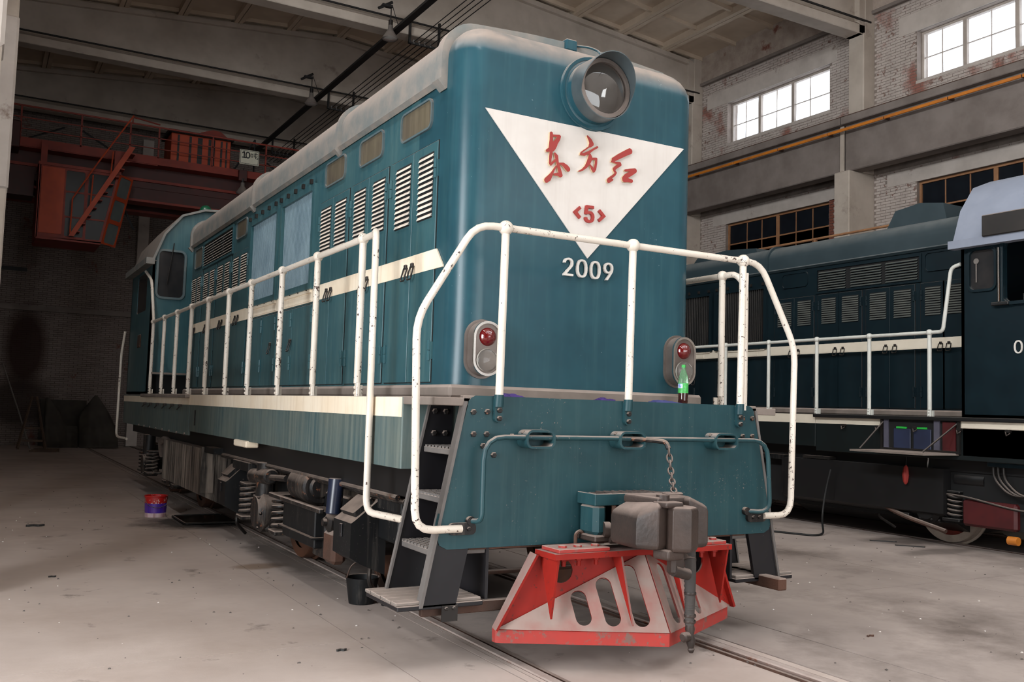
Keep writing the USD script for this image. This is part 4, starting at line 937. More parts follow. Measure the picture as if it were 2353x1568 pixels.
# guide frame round the coupler shank
gd = MB().add(bx(-.35, .28, -.20, -.006, .985, 1.0, .004)).add(bx(-.35, .28, -.21, -.20, .97, 1.045, .004)).add(bx(-.36, -.345, -.21, -.006, .97, 1.045, .004)).build('coupler_guide', 'teal_beam', L1)
for k in range(7): MB().add(plate([(-.15 + k*.06, -.20), (-.135 + k*.06, -.20), (-.205 + k*.06, -.01), (-.22 + k*.06, -.01)], 'z', 1.0, 1.045)).build('rib', 'coupler', gd)
MB().add(plate(ring(rrect(-.32, -.18, -.16, -.05, .03), .015), 'z', 1.0, 1.04)).build('rib', 'coupler', gd)
MB().add(bx(-.35, -.25, -.20, -.006, .775, .985, .03)).build('guide_leg', 'teal_beam', gd)
MB().add(cyl((-.20, -.19, .78), (-.20, -.19, .99), .016)).build('guide_rod', 'rust', gd)
MB().add(bx(-.36, .3, -.22, 0, .745, .785, .008)).build('guide_shelf', 'coupler', gd)
MB().add(lathe([(.06, -.06), (.065, -.05), (.065, .05), (.05, .06)], (-.20, -.24, .80), (.95, -.3, 0), 20)).add(lathe([(.05, -.02), (.05, .02)], (-.27, -.21, .82), (.95, -.3, 0), 18)).build('guide_roller', 'coupler', gd)
# brake hose
hs = MB().add(cyl((CX + .18, -.50, .76), (CX + .155, -.56, .66), .045, n=12)).build('brake_hose', 'coupler', L1)
MB().add(tube([(CX + .165, -.55, .74), (CX + .155, -.57, .62), (CX + .148, -.58, .48), (CX + .142, -.585, .34), (CX + .14, -.59, .28)], [.036, .036, .033, .030, .028], 14)).build('hose', 'hose', hs)
for k in range(14):
    z = .70 - k*.027; MB().add(lathe([(.0365 - k*.0005, -.006), (.039 - k*.0006, 0), (.0365 - k*.0005, .006)], (CX + .163 - k*.0018, -.552 - k*.0028, z), (0, 0, 1), 14, caps=False)).build('hose_wrap', 'hose', hs)
for z in (.47, .335, .30): MB().add(lathe([(.036, -.008), (.038, 0), (.036, .008)], (CX + .146, -.583, z), (0, 0, 1), 14, caps=False)).build('hose_clip', 'coupler', hs)
MB().add(lathe([(.026, .0), (.03, .03), (.022, .06), (.03, .10), (.018, .14), (.022, .15), (.012, .17)], (CX + .14, -.59, .285), (.05, -.05, -1), 14)).add(lathe([(.02, -.03), (.03, -.02), (.03, .02), (.02, .03)], (CX + .10, -.60, .215), (1, .2, 0), 12)).build('hose_coupling', 'coupler', hs)

# ------------------------------------------------------------------ the red plough
pw = MB().add(plate([(-.70, -.30), (.70, -.30), (.70, -.06), (-.70, -.06)], 'z', .665, .70)).build('plough', 'plow_red', L1, label='red steel plough with dusty slotted faces')
for a_, b_ in ((-.665, -.29), (.29, .665)): MB().add(bx(a_, b_, -.285, -.08, .70, .725, .004)).build('packing_plate', 'plow_red_edge', pw)
for s in (-1, 1):
    for x in (.60, .49, .36):
        MB().add(lathe([(.026, 0), (.026, .012), (.02, .016)], (s*x, -.22, .725), (0, 0, 1), 6)).build('bolt', 'plow_red_edge', pw)
        MB().add(lathe([(.024, 0), (.024, .018), (.014, .02), (.014, .05)], (s*x, -.235, .665), (0, 0, -1), 6)).build('bolt', 'plow_red', pw)
MB().add(tube([(-.40, -.06, .72), (-.40, -.06, .78), (-.37, -.06, .80), (-.34, -.06, .78), (-.35, -.06, .75)], .012, 8, .02)).build('hook', 'rust', pw)
AP, EN, TC = np.array([0, -.515, .22]), np.array([.935, -.02, .22]), np.array([0, -.245, .668])
tri_ = lambda A_, B_, C_, N_: tm([A_, B_, C_, A_ + N_, B_ + N_, C_ + N_], [(0,1,2),(3,5,4),(0,3,4),(0,4,1),(1,4,5),(1,5,2),(2,5,3),(2,3,0)])
for s in (-1, 1):
    E_ = EN*np.array([s, 1, 1])
    bar = Polygon([(0, -.517), (E_[0]*.97, E_[1] - .017), (E_[0], E_[1] + .01), (E_[0], E_[1] + .05), (E_[0]*.96, E_[1] + .03), (0, -.475)])
    MB().add(plate(bar, 'z', .142, .224)).build('bottom_bar', 'plow_red_edge', pw)
    # sloping face with three slots, in the plane of the bar and the centre ridge
    eu = E_ - AP; LU = np.linalg.norm(eu); eu /= LU
    et = TC - AP; LT = np.linalg.norm(et); et /= LT
    c_ = float(eu @ et); ev = et - c_*eu; sn = float(np.linalg.norm(ev)); ev /= sn
    q2 = lambda u, v: (u + v*c_, v*sn)
    face = Polygon([q2(0, 0), q2(LU, 0), q2(0, LT)])
    for f_ in (.136, .305, .475):
        u = f_*LU; v1 = (1 - f_)*LT - .068
        face = face.difference(LineString([q2(u, .085), q2(u, v1)]).buffer(.049, quad_segs=8))
    MB().add(plate3(face, AP, eu, ev, .014*s)).build('slotted_face', 'plow_red', pw)
    # upright plate rising from the bar end to the middle, with its round hole
    a2 = np.array([0, TC[1], 0]); d2 = np.array([E_[0], E_[1] - TC[1], 0]); l2 = np.linalg.norm(d2); eu2 = d2/l2
    xs_ = .70/.935*l2
    up = Polygon([(0, .668), (l2, .225), (xs_, .668)]).difference(Point(.575*l2, .566).buffer(.074, quad_segs=12))
    MB().add(plate3(up, a2, eu2, (0, 0, 1), .012)).build('upright_plate', 'plow_red', pw)
    n2 = np.array([-eu2[1], eu2[0], 0])*s
    if n2[1] < 0: n2 = -n2
    P0, P1 = a2 + eu2*xs_ + np.array([0, 0, .67]), E_ + np.array([0, 0, .0])
    o_ = np.array([s*.016, 0, .006])
    k = [P0 - n2*.055, P1 - n2*.045, P1 + n2*.05, P0 + n2*.08]
    hx = hexa([*k, *[p + o_ for p in k]])
    MB().add(hx if s > 0 else tm(hx.vertices, np.asarray(hx.faces)[:, ::-1])).build('end_flange', 'plow_red', pw)
    for x, yb, yf, yt, zt_ in ((.672, -.08, -.285, -.215, .30), (.215, -.20, -.295, -.425, .265)):
        MB().add(tri_(np.array([s*x, yb, .665]), np.array([s*x, yt, zt_]), np.array([s*x, yf, .665]), np.array([.014, 0, 0]))).build('rib', 'plow_red', pw)
# ------------------------------------------------------------------ running gear of the blue engine
bogie(L1, 3.1, M1, 1.9, 1.2, .62)
bogie(L1, 10.3, M1)
MB().add(bx(-1.27, -.9, 2.5, 3.42, .36, .67, .01)).add(bx(-1.31, -.9, 2.45, 3.43, .44, .455)).build('spring_box', 'black_side', L1)
sandbox(L1, 1.57, 1.95, -1.30, -1.02, .43, .68, M1)
sandbox(L1, 5.56, 5.96, -1.30, -1.05, .40, .66, M1)
bc = MB().add(cyl((-1.12, 3.35, .83), (-1.12, 2.84, .83), .155, n=26, bev=.02)).add(cyl((-1.12, 3.0, .83), (-1.12, 2.82, .83), .10, n=20, bev=.02)).build('brake_cylinder', 'dusty_metal', L1)
MB().add(tube([(-1.12, 2.86, .86), (-1.15, 2.80, .90), (-1.0, 2.6, .93)], .012, 6, .04)).build('air_pipe', 'steel_dark', bc)
MB().add(cyl((-1.24, 4.62, .80), (-1.24, 3.95, .84), .075, n=18, bev=.015)).add(cyl((-1.24, 4.0, .83), (-1.24, 3.45, .86), .03, n=10)).build('slack_adjuster', 'dusty_metal', L1)
MB().add(cyl((-1.26, 2.08, .69), (-1.24, 2.10, .97), .062, n=20, bev=.008)).build('damper', 'damper_blue', L1)
MB().add(bx(-1.32, -1.28, 2.25, 3.75, .675, .715, .008)).build('brake_beam', 'dusty_metal', L1)
MB().add(lathe([(.075, 0), (.08, .02), (.08, .09), (.05, .11), (.03, .11), (.03, .14)], (-1.18, 2.16, .62), (-1, 0, 0), 22)).build('gear_cover', 'dusty_metal', L1)
MB().add(bx(-1.15, -.4, 1.0, 1.45, .80, .96, .01)).add(bx(-1.18, -.4, 1.0, 1.45, .955, .975)).build('battery_shelf', 'black_side', L1)
MB().add(bx(-1.2, -1.05, 2.45, 2.75, .28, .62, .01)).build('brake_hanger', 'dusty_metal', L1)
MB().add(bx(-1.28, -1.16, 2.02, 2.26, .30, .56, .03)).build('axle_guard', 'rust', L1)
MB().add(bx(-1.25, -.6, 4.8, 5.5, .82, .92, .01)).build('pipe_tray', 'black_side', L1)
for x, z in ((-1.22, .93), (-1.16, .90)): MB().add(tube([(x, .9, z), (x, 6.4, z)], .02, 8)).build('air_pipe', 'dusty_metal', L1)
MB().add(tube([(-1.25, 9.25, .9), (-1.3, 9.5, .97), (-1.3, 9.8, .9), (-1.25, 9.9, .7)], .05, 10, .1)).build('exhaust_pipe', 'aluminium', L1)
# front steps seen below the deck
cab(L1, 'teal_side', 'roof_dusty', CABY, REAR - .3, [(-1.33, -.93, 3.19, 3.94), (.93, 1.33, 3.19, 3.94)], [(11.3, 12.3, 3.0, 3.65)], 'window_dark')
for s in (-1, 1):
    a, b = (s*1.33, s*.93) if s < 0 else (.93, 1.33)
    fw = MB().add(plate(ring(rrect(a - .03, b + .03, 3.16, 3.97, .1), .035), 'y', CABY - .03, CABY)).build('cab_window_frame', 'gasket', L1)
    MB().add(plate(rrect(a, b, 3.19, 3.94, .09), 'y', CABY + .008, CABY + .014)).build('window_glass', 'window_dark', fw)
    MB().add(tube([(a + .22, CABY - .03, 4.08), (a + .2, CABY - .045, 3.9), (a + .14, CABY - .04, 3.4)], .008, 6)).build('wiper', 'steel_dark', fw)
MB().add(plate(rrect(11.3, 12.3, 3.0, 3.65, .07), 'x', -1.405, -1.40)).build('side_window_glass', 'window_dark', L1)
MB().add(bx(-.75, .75, HEND, CABY, DZ, 3.8)).build('gangway_hood', 'dark_void', L1)
MB().add(bx(-1.38, -.80, CABY - .22, CABY, 1.94, 1.97)).build('cab_shelf', 'grey_plate', L1)
MB().add(ball((-.61, CABY + .15, 4.70), .10, 16)).build('roof_lamp', 'lamp_green', L1, label='green dome on the cab roof')
MB().add(bx(-1.39, -.80, CABY - .012, CABY, DZ, 1.93)).build('cab_recess', 'dark_void', L1)
rr_ = MB().add(tube([(-1.47, 13.15, 2.75), (-1.5, 13.25, 2.35), (-1.5, 13.3, .85), (-1.4, 12.7, .83)], .022, 8, .12)).build('rear_handrail', 'rail_white', L1)
MB().add(bx(-1.43, -1.41, 11.6, 11.9, 2.40, 2.62, .01)).build('number_plate', 'rust', L1)
# ------------------------------------------------------------------ the dark green engine on the right (turned end for end)
TX2, TY2 = 8.15, 11.79
def turned(v):
    v = v.copy(); v[:, 0] += TX2; v[:, 1] = TY2 - v[:, 1]; return v
L2 = thing('locomotive', 'dark green diesel engine with a grey cab roof parked on the right', 'locomotive', (TX2, 6, 0))
M2 = dict(body='dark_green', nose='dark_green', sill='dark_green_low', sill2='dark_green_low', cream='cream_clean', rail='rail_pale', roof='roof_dark', band='roof_dark', door='dark_green', louvre='louvre_dark', rad='steel_dark', hwin='dark_green', hwf='dark_green', deck='black_oily', tank='black_oily',
          bogie='black_oily', wheel='wheel_red', tyre='tyre_white', axle='black_oily', spring='steel_dark', sand='black_oily')
TF[0] = (turned, True)
build_loco(L2, M2, dict(front=False, hood_end=9.45, rail_z=2.695))
small_window(8.82, 9.36, 3.56, 3.79, L2, 'dark_green', 'dark_green')
# the cab, nearest the camera
C0, C1 = 9.60, 13.0
cab(L2, 'dark_green', 'cab_primer', C0, C1, [(-1.25, -.85, 3.15, 3.7)], [(9.72, 10.04, 3.18, 3.66), (10.17, 11.6, 3.0, 3.72)], 'window_dark')
fw = MB().add(plate(ring(rrect(9.69, 10.07, 3.15, 3.69, .09), .03), 'x', -1.43, -1.41)).build('cab_window_frame', 'dark_green', L2)
MB().add(plate(rrect(9.72, 10.04, 3.18, 3.66, .07), 'x', -1.40, -1.394)).build('window_glass', 'window_dark', fw)
MB().add(cyl((-1.405, 9.80, 3.53), (-1.412, 9.80, 3.53), .035, n=14)).add(bx(-1.412, -1.405, 9.793, 9.807, 3.27, 3.5)).build('window_wiper', 'lamp_grey', fw)
dw = MB().add(plate(ring(rrect(10.13, 11.64, 2.96, 3.76, .09), .04), 'x', -1.45, -1.41)).build('door_frame', 'dark_green', L2)
MB().add(cyl((-1.47, 10.125, 3.0), (-1.47, 10.125, 3.65), .014, n=10)).build('grab_bar', 'chrome', L2)
MB().add(bx(-1.47, -1.41, 10.02, 10.24, 2.96, 3.0, .008)).build('grab_bracket', 'black_oily', L2)
MB().add(bx(-1.3, -.3, 10.05, 12.9, 2.2, 2.95, .03)).build('control_desk', 'black_oily', L2)
MB().add(cyl((-1.25, 10.33, 2.95), (-1.25, 10.33, 3.10), .04, n=14)).add(cyl((-1.25, 10.33, 3.1), (-1.25, 10.33, 3.2), .022, n=12)).build('brake_valve', 'chrome', L2)
MB().add(bx(-1.2, -1.05, 10.6, 10.75, 2.95, 3.35, .01)).build('gauge_panel', 'orange_line', L2)
for i, c in enumerate('03'):
    m = text(c, .15, .012, (-1.41, 10.33 + .155*i, 2.385), (0, -1, 0), (0, 0, 1))
    v = np.array(m.vertices); v[:, 1] = 2*(10.33 + .155*i) - v[:, 1]          # the engine is turned: keep the figures readable
    MB().add(tm(v, m.faces)).build('road_number_digit', 'digit_white', L2)
MB().add(bx(-1.415, -1.41, C0, C1, 1.495, 1.62)).build('cream_stripe', 'cream_clean', L2)
MB().add(bx(-1.40, -1.37, 9.6, 13.0, 1.15, 1.5, .008)).build('cab_sill', 'dark_green_low', L2)
MB().add(bx(-1.56, -1.30, 9.97, 11.4, 3.79, 4.05, .01)).build('rain_hood', 'steel_dark', L2)
# open battery box
bb = MB().add(bx(-1.405, -1.39, 8.44, 9.56, 1.18, 1.60)).build('battery_box', 'dark_void', L2)
MB().add(plate(ring(rect(8.42, 1.17, 9.58, 1.61), .035), 'x', -1.43, -1.40)).build('box_frame', 'steel_dark', bb)
for y in (8.62, 8.92): 
    MB().add(bx(-1.425, -1.405, y, y + .26, 1.20, 1.46, .01)).build('battery_cell', 'battery_blue', bb)
    MB().add(bx(-1.43, -1.41, y + .05, y + .20, 1.46, 1.485)).build('terminal', 'bottle_green', bb)
for y0, y1 in ((9.22, 9.30), (8.47, 8.54)): MB().add(bx(-1.425, -1.405, y0, y1, 1.19, 1.58)).build('divider', 'frame_dark', bb)
MB().add(bx(-1.42, -1.405, 9.34, 9.52, 1.20, 1.56)).build('relay_board', 'dark_red', bb)
MB().add(hexa([(-1.74, 8.18, 1.14), (-1.74, 9.3, 1.14), (-1.40, 9.55, 1.155), (-1.40, 8.45, 1.155), (-1.74, 8.18, 1.165), (-1.74, 9.3, 1.165), (-1.40, 9.55, 1.18), (-1.40, 8.45, 1.18)])).build('box_flap', 'grey_plate', bb)
for y, y2 in ((8.46, 8.3), (9.54, 9.25)): MB().add(tube([(-1.42, y, 1.54), (-1.68, y2, 1.18)], .012, 6)).build('flap_stay', 'steel_dark', bb)
# roof boxes
for y0, y1, zt, n_ in ((7.95, 8.9, 4.55, 'roof_box'), (3.75, 5.4, 4.40, 'roof_box')):
    p = Polygon([(y0 - .02, 4.2), (y1 + .05, 4.2), (y1 - .02, zt - .04), ((y0 + y1)/2 + .1, zt + .02), (y0 + .17, zt - .03)])
    MB().add(plate(p, 'x', -.75, .3)).build(n_, 'roof_dark', L2)
# bogie under the cab
bogie(L2, 10.2, M2)
bogie(L2, 3.0, M2)
sandbox(L2, 8.05, 8.42, -1.30, -.98, .45, .70, M2)
MB().add(cyl((-1.12, 9.35, .85), (-1.12, 9.0 + .75, .85), .10, n=20)).build('air_reservoir', 'black_oily', L2)
MB().add(cyl((-1.25, 9.0, .71), (-1.24, 9.0, .95), .03, n=12)).build('damper', 'damper_blue', L2)
MB().add(cyl((-1.25, 9.0, .95), (-1.25, 9.02, 1.16), .01, n=8)).build('damper_rod', 'chrome', L2)
MB().add(tube([(-1.3, 8.0, .60), (-1.3, 8.6, .34), (-1.3, 9.3, .20)], .03, 8, .2)).build('brake_rigging', 'rust', L2)
MB().add(bx(-1.28, -1.1, 9.5, 10.2, .30, .62, .03)).build('axle_guard', 'dark_red', L2)
MB().add(cyl((-1.3, 10.12, .2), (-1.3, 10.24, .2), .05, n=14)).build('pipe_cap', 'orange_line', L2)
for k, y in enumerate((9.92, 9.98, 10.05)): MB().add(tube([(-1.28, y, 1.05), (-1.3, y + .02, .9), (-1.3, y + .2, .72), (-1.3, y + .5, .72)], .014, 8, .15)).build('air_hose', 'steel_dark', L2)
MB().add(bx(-1.30, -1.1, 9.85, 10.45, 1.04, 1.10, .008)).build('step_plate', 'dark_green', L2)
MB().add(bx(-1.35, -1.1, 7.0, 7.5, .98, 1.02)).add(bx(-1.34, -1.32, 7.0, 7.03, .45, 1.0)).add(bx(-1.34, -1.32, 7.45, 7.48, .45, 1.0)).build('ladder_step', 'steel_dark', L2)
MB().add(tube([(-1.28, 8.3, .66), (-1.28, 9.5, .66), (-1.28, 10.2, .55), (-1.28, 12, .52)], .014, 8, .2)).build('air_pipe', 'steel_dark', L2)
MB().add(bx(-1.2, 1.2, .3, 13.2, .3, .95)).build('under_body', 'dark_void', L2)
TF[0] = None

# ------------------------------------------------------------------ loose things by the dark engine
t = thing('service_platform', 'rusty handrail of a service platform behind the dark green engine', 'platform', (10.3, 7, 0))
for z in (5.0, 4.72): MB().add(cyl((10.1, 3.0, z), (10.1, 9.9, z), .024, n=8)).build('rail', 'frame_rust', t)
MB().add(cyl((10.1, 9.9, 5.0), (10.5, 9.6, 4.8), .02, n=8)).build('rail', 'frame_rust', t)
for y in (3.0, 5.3, 7.6, 9.9): MB().add(bx(10.08, 10.13, y - .025, y + .025, 0, 5.0)).build('post', 'frame_rust', t)
MB().add(bx(10.1, 10.9, 2.9, 10.0, 3.9, 3.96)).build('deck', 'steel_dark', t)
t = thing('ground_cable', 'thin black cable sagging from the dark engine to the floor', 'cable', (6.2, 3.8, 0))
MB().add(tube([(6.72, 4.2, .85), (6.66, 4.25, .5), (6.55, 4.2, .16), (6.2, 3.85, .014), (5.95, 3.8, .014), (5.6, 4.6, .014), (5.2, 5.3, .014), (4.4, 6.0, .014)], .014, 8, .4)).build('cable', 'cable_black', t)
t = thing('warning_flag', 'small red rag hanging under the open battery box', 'rag', (6.80, 3.0, .8))
MB().add(lathe([(.006, .13), (.03, .10), (.045, 0), (.03, -.09), (.012, -.12)], (6.78, 3.02, .86), (.1, .05, 1), 8)).build('rag', 'letter_red', t)
MB().add(cyl((6.78, 3.02, .98), (6.80, 3.02, 1.12), .004, n=6)).build('string', 'cable_black', t)
for (x, y, a, l), lb in zip(((6.52, 3.16, -.7, .26), (6.47, 2.72, -.8, .28)), ('dark scrap of rubber on the floor, the farther of two near the green engine', 'dark scrap of rubber on the floor, the nearer of two beside the green engine')):
    t = thing('rubber_scrap', lb, 'scrap', (x, y, 0))
    p = LineString([(x - l*math.cos(a)/2, y - l*math.sin(a)/2), (x, y + .02), (x + l*math.cos(a)/2, y + l*math.sin(a)/2)]).buffer(.035)
    MB().add(plate(p, 'z', .001, .014)).build('scrap', 'rubber', t)
# ------------------------------------------------------------------ the overhead crane in front of the back wall
CY = 20.5
ck = thing('overhead_crane', 'dark red overhead travelling crane with a glazed driver cab at the upper left', 'crane', (4.7, 21.5, 7.7))
a, b = -3.55, 12.9
for y in (CY + .45, CY + 2.0):
    MB().add(bx(a, b, y, y + .40, 7.05, 7.66, .01)).add(plate([(a, 7.05), (a + 1.6, 6.72), (b - 1.6, 6.72), (b, 7.05)], 'y', y, y + .4)).build('girder', 'crane_dark', ck)
    MB().add(bx(a, b, y - .08, y + .48, 6.68, 6.74)).add(bx(a, b, y - .06, y + .46, 7.23, 7.30)).build('girder_flange', 'crane_red', ck)
for x in (a + .05, b - .35): MB().add(bx(x, x + .3, CY - .3, CY + 3.2, 7.5, 8.15, .02)).build('end_carriage', 'crane_dark', ck)
MB().add(bx(a, .0, CY, CY + .45, 7.60, 7.84)).add(bx(0, b, CY, CY + .45, 7.62, 7.82)).build('walkway', 'crane_red', ck)
MB().add(bx(-3.5, -.1, CY - .02, CY, 7.62, 7.70)).add(bx(-.1, b, CY - .02, CY, 7.62, 7.70)).build('walkway_edge', 'crane_red', ck)
hr = MB().add(bx(a, b, CY - .01, CY + .03, 8.60, 8.64)).build('handrail', 'crane_red', ck)
for z in (8.33, 8.05): MB().add(bx(a, b, CY, CY + .02, z - .012, z + .012)).build('rail', 'crane_red', hr)
for x in (-3.2, -1.85, -.7, .0, 1.37, 2.8, 4.2, 5.6, 7.0, 8.4, 9.8, 11.2): MB().add(bx(x - .02, x + .02, CY, CY + .03, 7.8, 8.62)).build('post', 'crane_red', hr)
MB().add(tube([(-.66, CY, 8.62), (-.66, CY, 8.78), (.02, CY + .1, 8.72)], .02, 6)).build('gate_bar', 'crane_red', hr)
for p in (((-1.8, CY + .5, 8.35), (-.9, CY + .5, 7.85)), ((-3.0, CY + .5, 7.95), (-2.2, CY + .5, 8.35)), ((2.05, CY + .5, 7.9), (2.6, CY + .5, 8.85)), ((2.6, CY + .5, 8.85), (2.6, CY + .5, 7.9)), ((2.95, CY + .5, 8.25), (3.6, CY + .5, 7.8))):
    MB().add(tube(p, .025, 6)).build('brace', 'crane_black', ck)
# striped equipment house with its dark lid
hs = MB().add(bx(.34, 1.89, CY + .25, CY + 1.3, 7.82, 8.62, .01)).build('equipment_house', 'crane_orange', ck)
for x, w in ((.50, .05), (.80, .06), (1.02, .12), (1.3, .07), (1.42, .05), (1.62, .05), (1.76, .04)): MB().add(bx(x, x + w, CY + .235, CY + .25, 7.86, 8.58)).build('stripe', 'crane_black', hs)
MB().add(bx(.26, 1.96, CY + .18, CY + 1.4, 8.62, 8.70)).build('lid', 'crane_black', hs)
MB().add(plate([(1.0, 8.70), (1.15, 8.82), (1.45, 8.93), (1.65, 8.92), (1.9, 8.74), (1.92, 8.70)], 'y', CY + .5, CY + 1.2)).build('hoist_cover', 'crane_red', hs)
MB().add(bx(.35, .9, CY + .6, CY + .9, 8.70, 8.78)).build('motor', 'crane_black', hs)
# load sign
sg = MB().add(bx(2.075, 2.60, CY - .06, CY - .03, 7.985, 8.39, .006)).build('load_sign', 'sign_white', ck, label='white load sign reading 10 and the character for tonne')
MB().add(plate(ring(rect(2.095, 8.005, 2.58, 8.37), .01), 'y', CY - .062, CY - .058)).build('sign_border', 'crane_black', sg)
for i, c in enumerate('10'): MB().add(text(c, .17, .004, (2.19 + .10*i, CY - .06, 8.16), (1, 0, 0), (0, 0, 1), True)).build('figure', 'crane_black', sg)
dun = [ring(rect(2.365, 8.20, 2.43, 8.30), .015), rect(2.445, 8.295, 2.56, 8.312), rect(2.495, 8.165, 2.513, 8.345), ring(rect(2.455, 8.215, 2.55, 8.31), .015).difference(rect(2.4, 8.27, 2.6, 8.4)), rect(2.495, 8.165, 2.57, 8.18), rect(2.553, 8.165, 2.57, 8.205)]
MB().add(plate(unary_union(dun), 'y', CY - .064, CY - .06)).build('character', 'crane_black', sg)
# driver cab with slanted front
side = Polygon([(-2.74, 5.36), (-1.30, 5.33), (-.96, 7.12), (-2.74, 7.12)])
wz = [(-2.16, -1.74, 6.54, 7.04), (-2.15, -1.73, 5.92, 6.50), (-2.13, -1.72, 5.42, 5.88)]
wq = [Polygon([(-1.66, 6.54), (-1.12, 6.54), (-1.03, 7.04), (-1.66, 7.04)]), Polygon([(-1.66, 5.92), (-1.24, 5.92), (-1.13, 6.50), (-1.66, 6.50)]), Polygon([(-1.66, 5.40), (-1.34, 5.40), (-1.25, 5.88), (-1.66, 5.88)])]
sh = side
for x0, x1, z0, z1 in wz: sh = sh.difference(rrect(x0, x1, z0, z1, .04))
for q in wq: sh = sh.difference(q.buffer(-.02).buffer(.02))
cb = MB().add(plate(sh, 'y', CY - .55, CY - .51)).add(plate(side, 'y', CY + .85, CY + .89)).add(bx(-2.74, -1.3, CY - .55, CY + .89, 5.30, 5.36)).add(bx(-2.78, -.93, CY - .58, CY + .92, 7.10, 7.17)).add(bx(-2.76, -2.72, CY - .55, CY + .89, 5.33, 7.12)).build('driver_cab', 'crane_red', ck)
MB().add(bx(-2.70, -2.19, CY - .562, CY - .55, 5.45, 7.07, .005)).build('cab_door', 'crane_orange', cb)
for x0, x1, z0, z1 in wz: MB().add(bx(x0, x1, CY - .535, CY - .525, z0, z1)).build('pane', 'glass_blind', cb)
for q in wq: MB().add(plate(q, 'y', CY - .535, CY - .525)).build('pane', 'glass_blind', cb)
e = np.array([.34, 0, 1.79]); L_ = np.linalg.norm(e); e /= L_; ef = np.array([.62, .785, 0])
fp = rect(0, 0, L_, .58)
for k in range(3):
    q = rrect(.05 + k*L_/3, (k+1)*L_/3 - .05, .05, .53, .06); fp = fp.difference(q)
    MB().add(plate3(q, (-1.30, CY - .53, 5.33), e, ef, -.01)).build('front_pane', 'glass_lit', cb)
MB().add(plate3(fp, (-1.30, CY - .53, 5.33), e, ef, -.03)).build('front_frame', 'crane_orange', cb)
MB().add(bx(-2.74, -2.6, CY - .55, CY - .45, 7.1, 7.7)).add(bx(-1.1, -.96, CY - .55, CY - .45, 7.1, 7.7)).build('cab_hanger', 'crane_red', cb)
# stairs up to the walkway
st = MB().add(plate([(-2.05, 5.40), (-1.93, 5.40), (-.66, 7.80), (-.80, 7.80)], 'y', CY - .80, CY - .76)).add(plate([(-2.05, 5.40), (-1.93, 5.40), (-.66, 7.80), (-.80, 7.80)], 'y', CY - .26, CY - .22)).build('stair', 'crane_orange', ck)
for k in range(11): MB().add(bx(-1.98 + .115*k, -1.80 + .115*k, CY - .76, CY - .26, 5.52 + .21*k, 5.545 + .21*k)).build('tread', 'crane_red', st)
MB().add(tube([(-2.02, CY - .78, 5.45), (-2.01, CY - .78, 6.32), (-1.53, CY - .78, 7.22), (-1.13, CY - .78, 7.92), (-.74, CY - .78, 8.60)], .02, 6)).build('stair_rail', 'crane_orange', st)
for x0, z0, x1, z1 in ((-1.61, 6.13, -1.585, 6.96), (-1.2, 6.88, -1.165, 7.61)): MB().add(cyl((x0, CY - .78, z0), (x1, CY - .78, z1), .018, n=6)).build('stair_post', 'crane_orange', st)
# boxes at the left end and braces
MB().add(bx(-3.5, -2.82, CY + .3, CY + 1.0, 6.46, 7.05)).build('resistor_box', 'crane_dark', ck)
MB().add(tube([(-.75, CY + .3, 6.5), (-.45, CY + .3, 5.9)], .03, 6)).build('brace', 'crane_black', ck)
# hook block
hk = MB().add(bx(1.06, 1.56, CY + .9, CY + 1.1, 6.62, 7.06, .05)).build('hook_block', 'crane_black', ck, label='hook block with orange chevrons')
for z in (6.70, 6.86): MB().add(plate(LineString([(1.10, z), (1.31, z + .10), (1.52, z)]).buffer(.028, cap_style=2, join_style=2), 'y', CY + .89, CY + .9)).build('chevron', 'crane_orange', hk)
for x in (1.2, 1.42): MB().add(cyl((x, CY + 1.0, 7.0), (x, CY + 1.0, 7.9), .012, n=6)).build('hoist_rope', 'crane_black', hk)
MB().add(tube([(1.31, CY + 1, 6.62), (1.31, CY + 1, 6.5), (1.42, CY + 1, 6.38), (1.32, CY + 1, 6.28), (1.22, CY + 1, 6.36)], .04, 8, .08)).build('hook', 'crane_black', hk)
t = pendant(2.18, CY - .1, 7.17, 'bell lamp hung under the crane walkway below the white load sign', .95)
MB().add(bx(2.06, 2.28, CY - .14, CY - .02, 7.5, 7.80, .01)).build('ballast_box', 'crane_dark', t)
# ------------------------------------------------------------------ loose things
# paint bucket
bx_, by_ = -1.60, 8.12
t = thing('paint_bucket', 'red and purple paint bucket standing in an oil patch beside the tank', 'bucket', (bx_, by_, 0))
b_ = MB().add(lathe([(.130, .008), (.133, .0), (.1335, .055)], (bx_, by_, 0), (0, 0, 1), 30)).build('bucket_body', 'bucket_pale', t)
MB().add(lathe([(.1335, .055), (.139, .18)], (bx_, by_, 0), (0, 0, 1), 30, caps=False)).build('label_band', 'bucket_purple', t)
MB().add(lathe([(.139, .18), (.143, .262), (.149, .264), (.15, .274), (.145, .28), (.138, .276), (.135, .19), (.0001, .19)], (bx_, by_, 0), (0, 0, 1), 30, caps=False)).build('rim_band', 'bucket_red', t)
MB().add(tube([(bx_ - .15, by_ - .0, .25), (bx_ - .12, by_ - .13, .16), (bx_, by_ - .17, .12), (bx_ + .12, by_ - .13, .16), (bx_ + .15, by_, .25)], .004, 6, .05)).build('bail', 'steel_dark', t)
# oil tray and pool under the tank
t = thing('drip_tray', 'shallow black drip tray under the tank beside the paint bucket', 'tray', (-1.15, 7.55, 0))
tr = rrect(-1.42, -.75, 7.1, 8.0, .05)
MB().add(plate(tr, 'z', .003, .010)).add(plate(ring(tr, .02), 'z', .003, .03)).build('tray', 'steel_dark', t)
MB().add(plate(tr.buffer(-.02), 'z', .01, .022)).build('oil', 'oil_black', t)
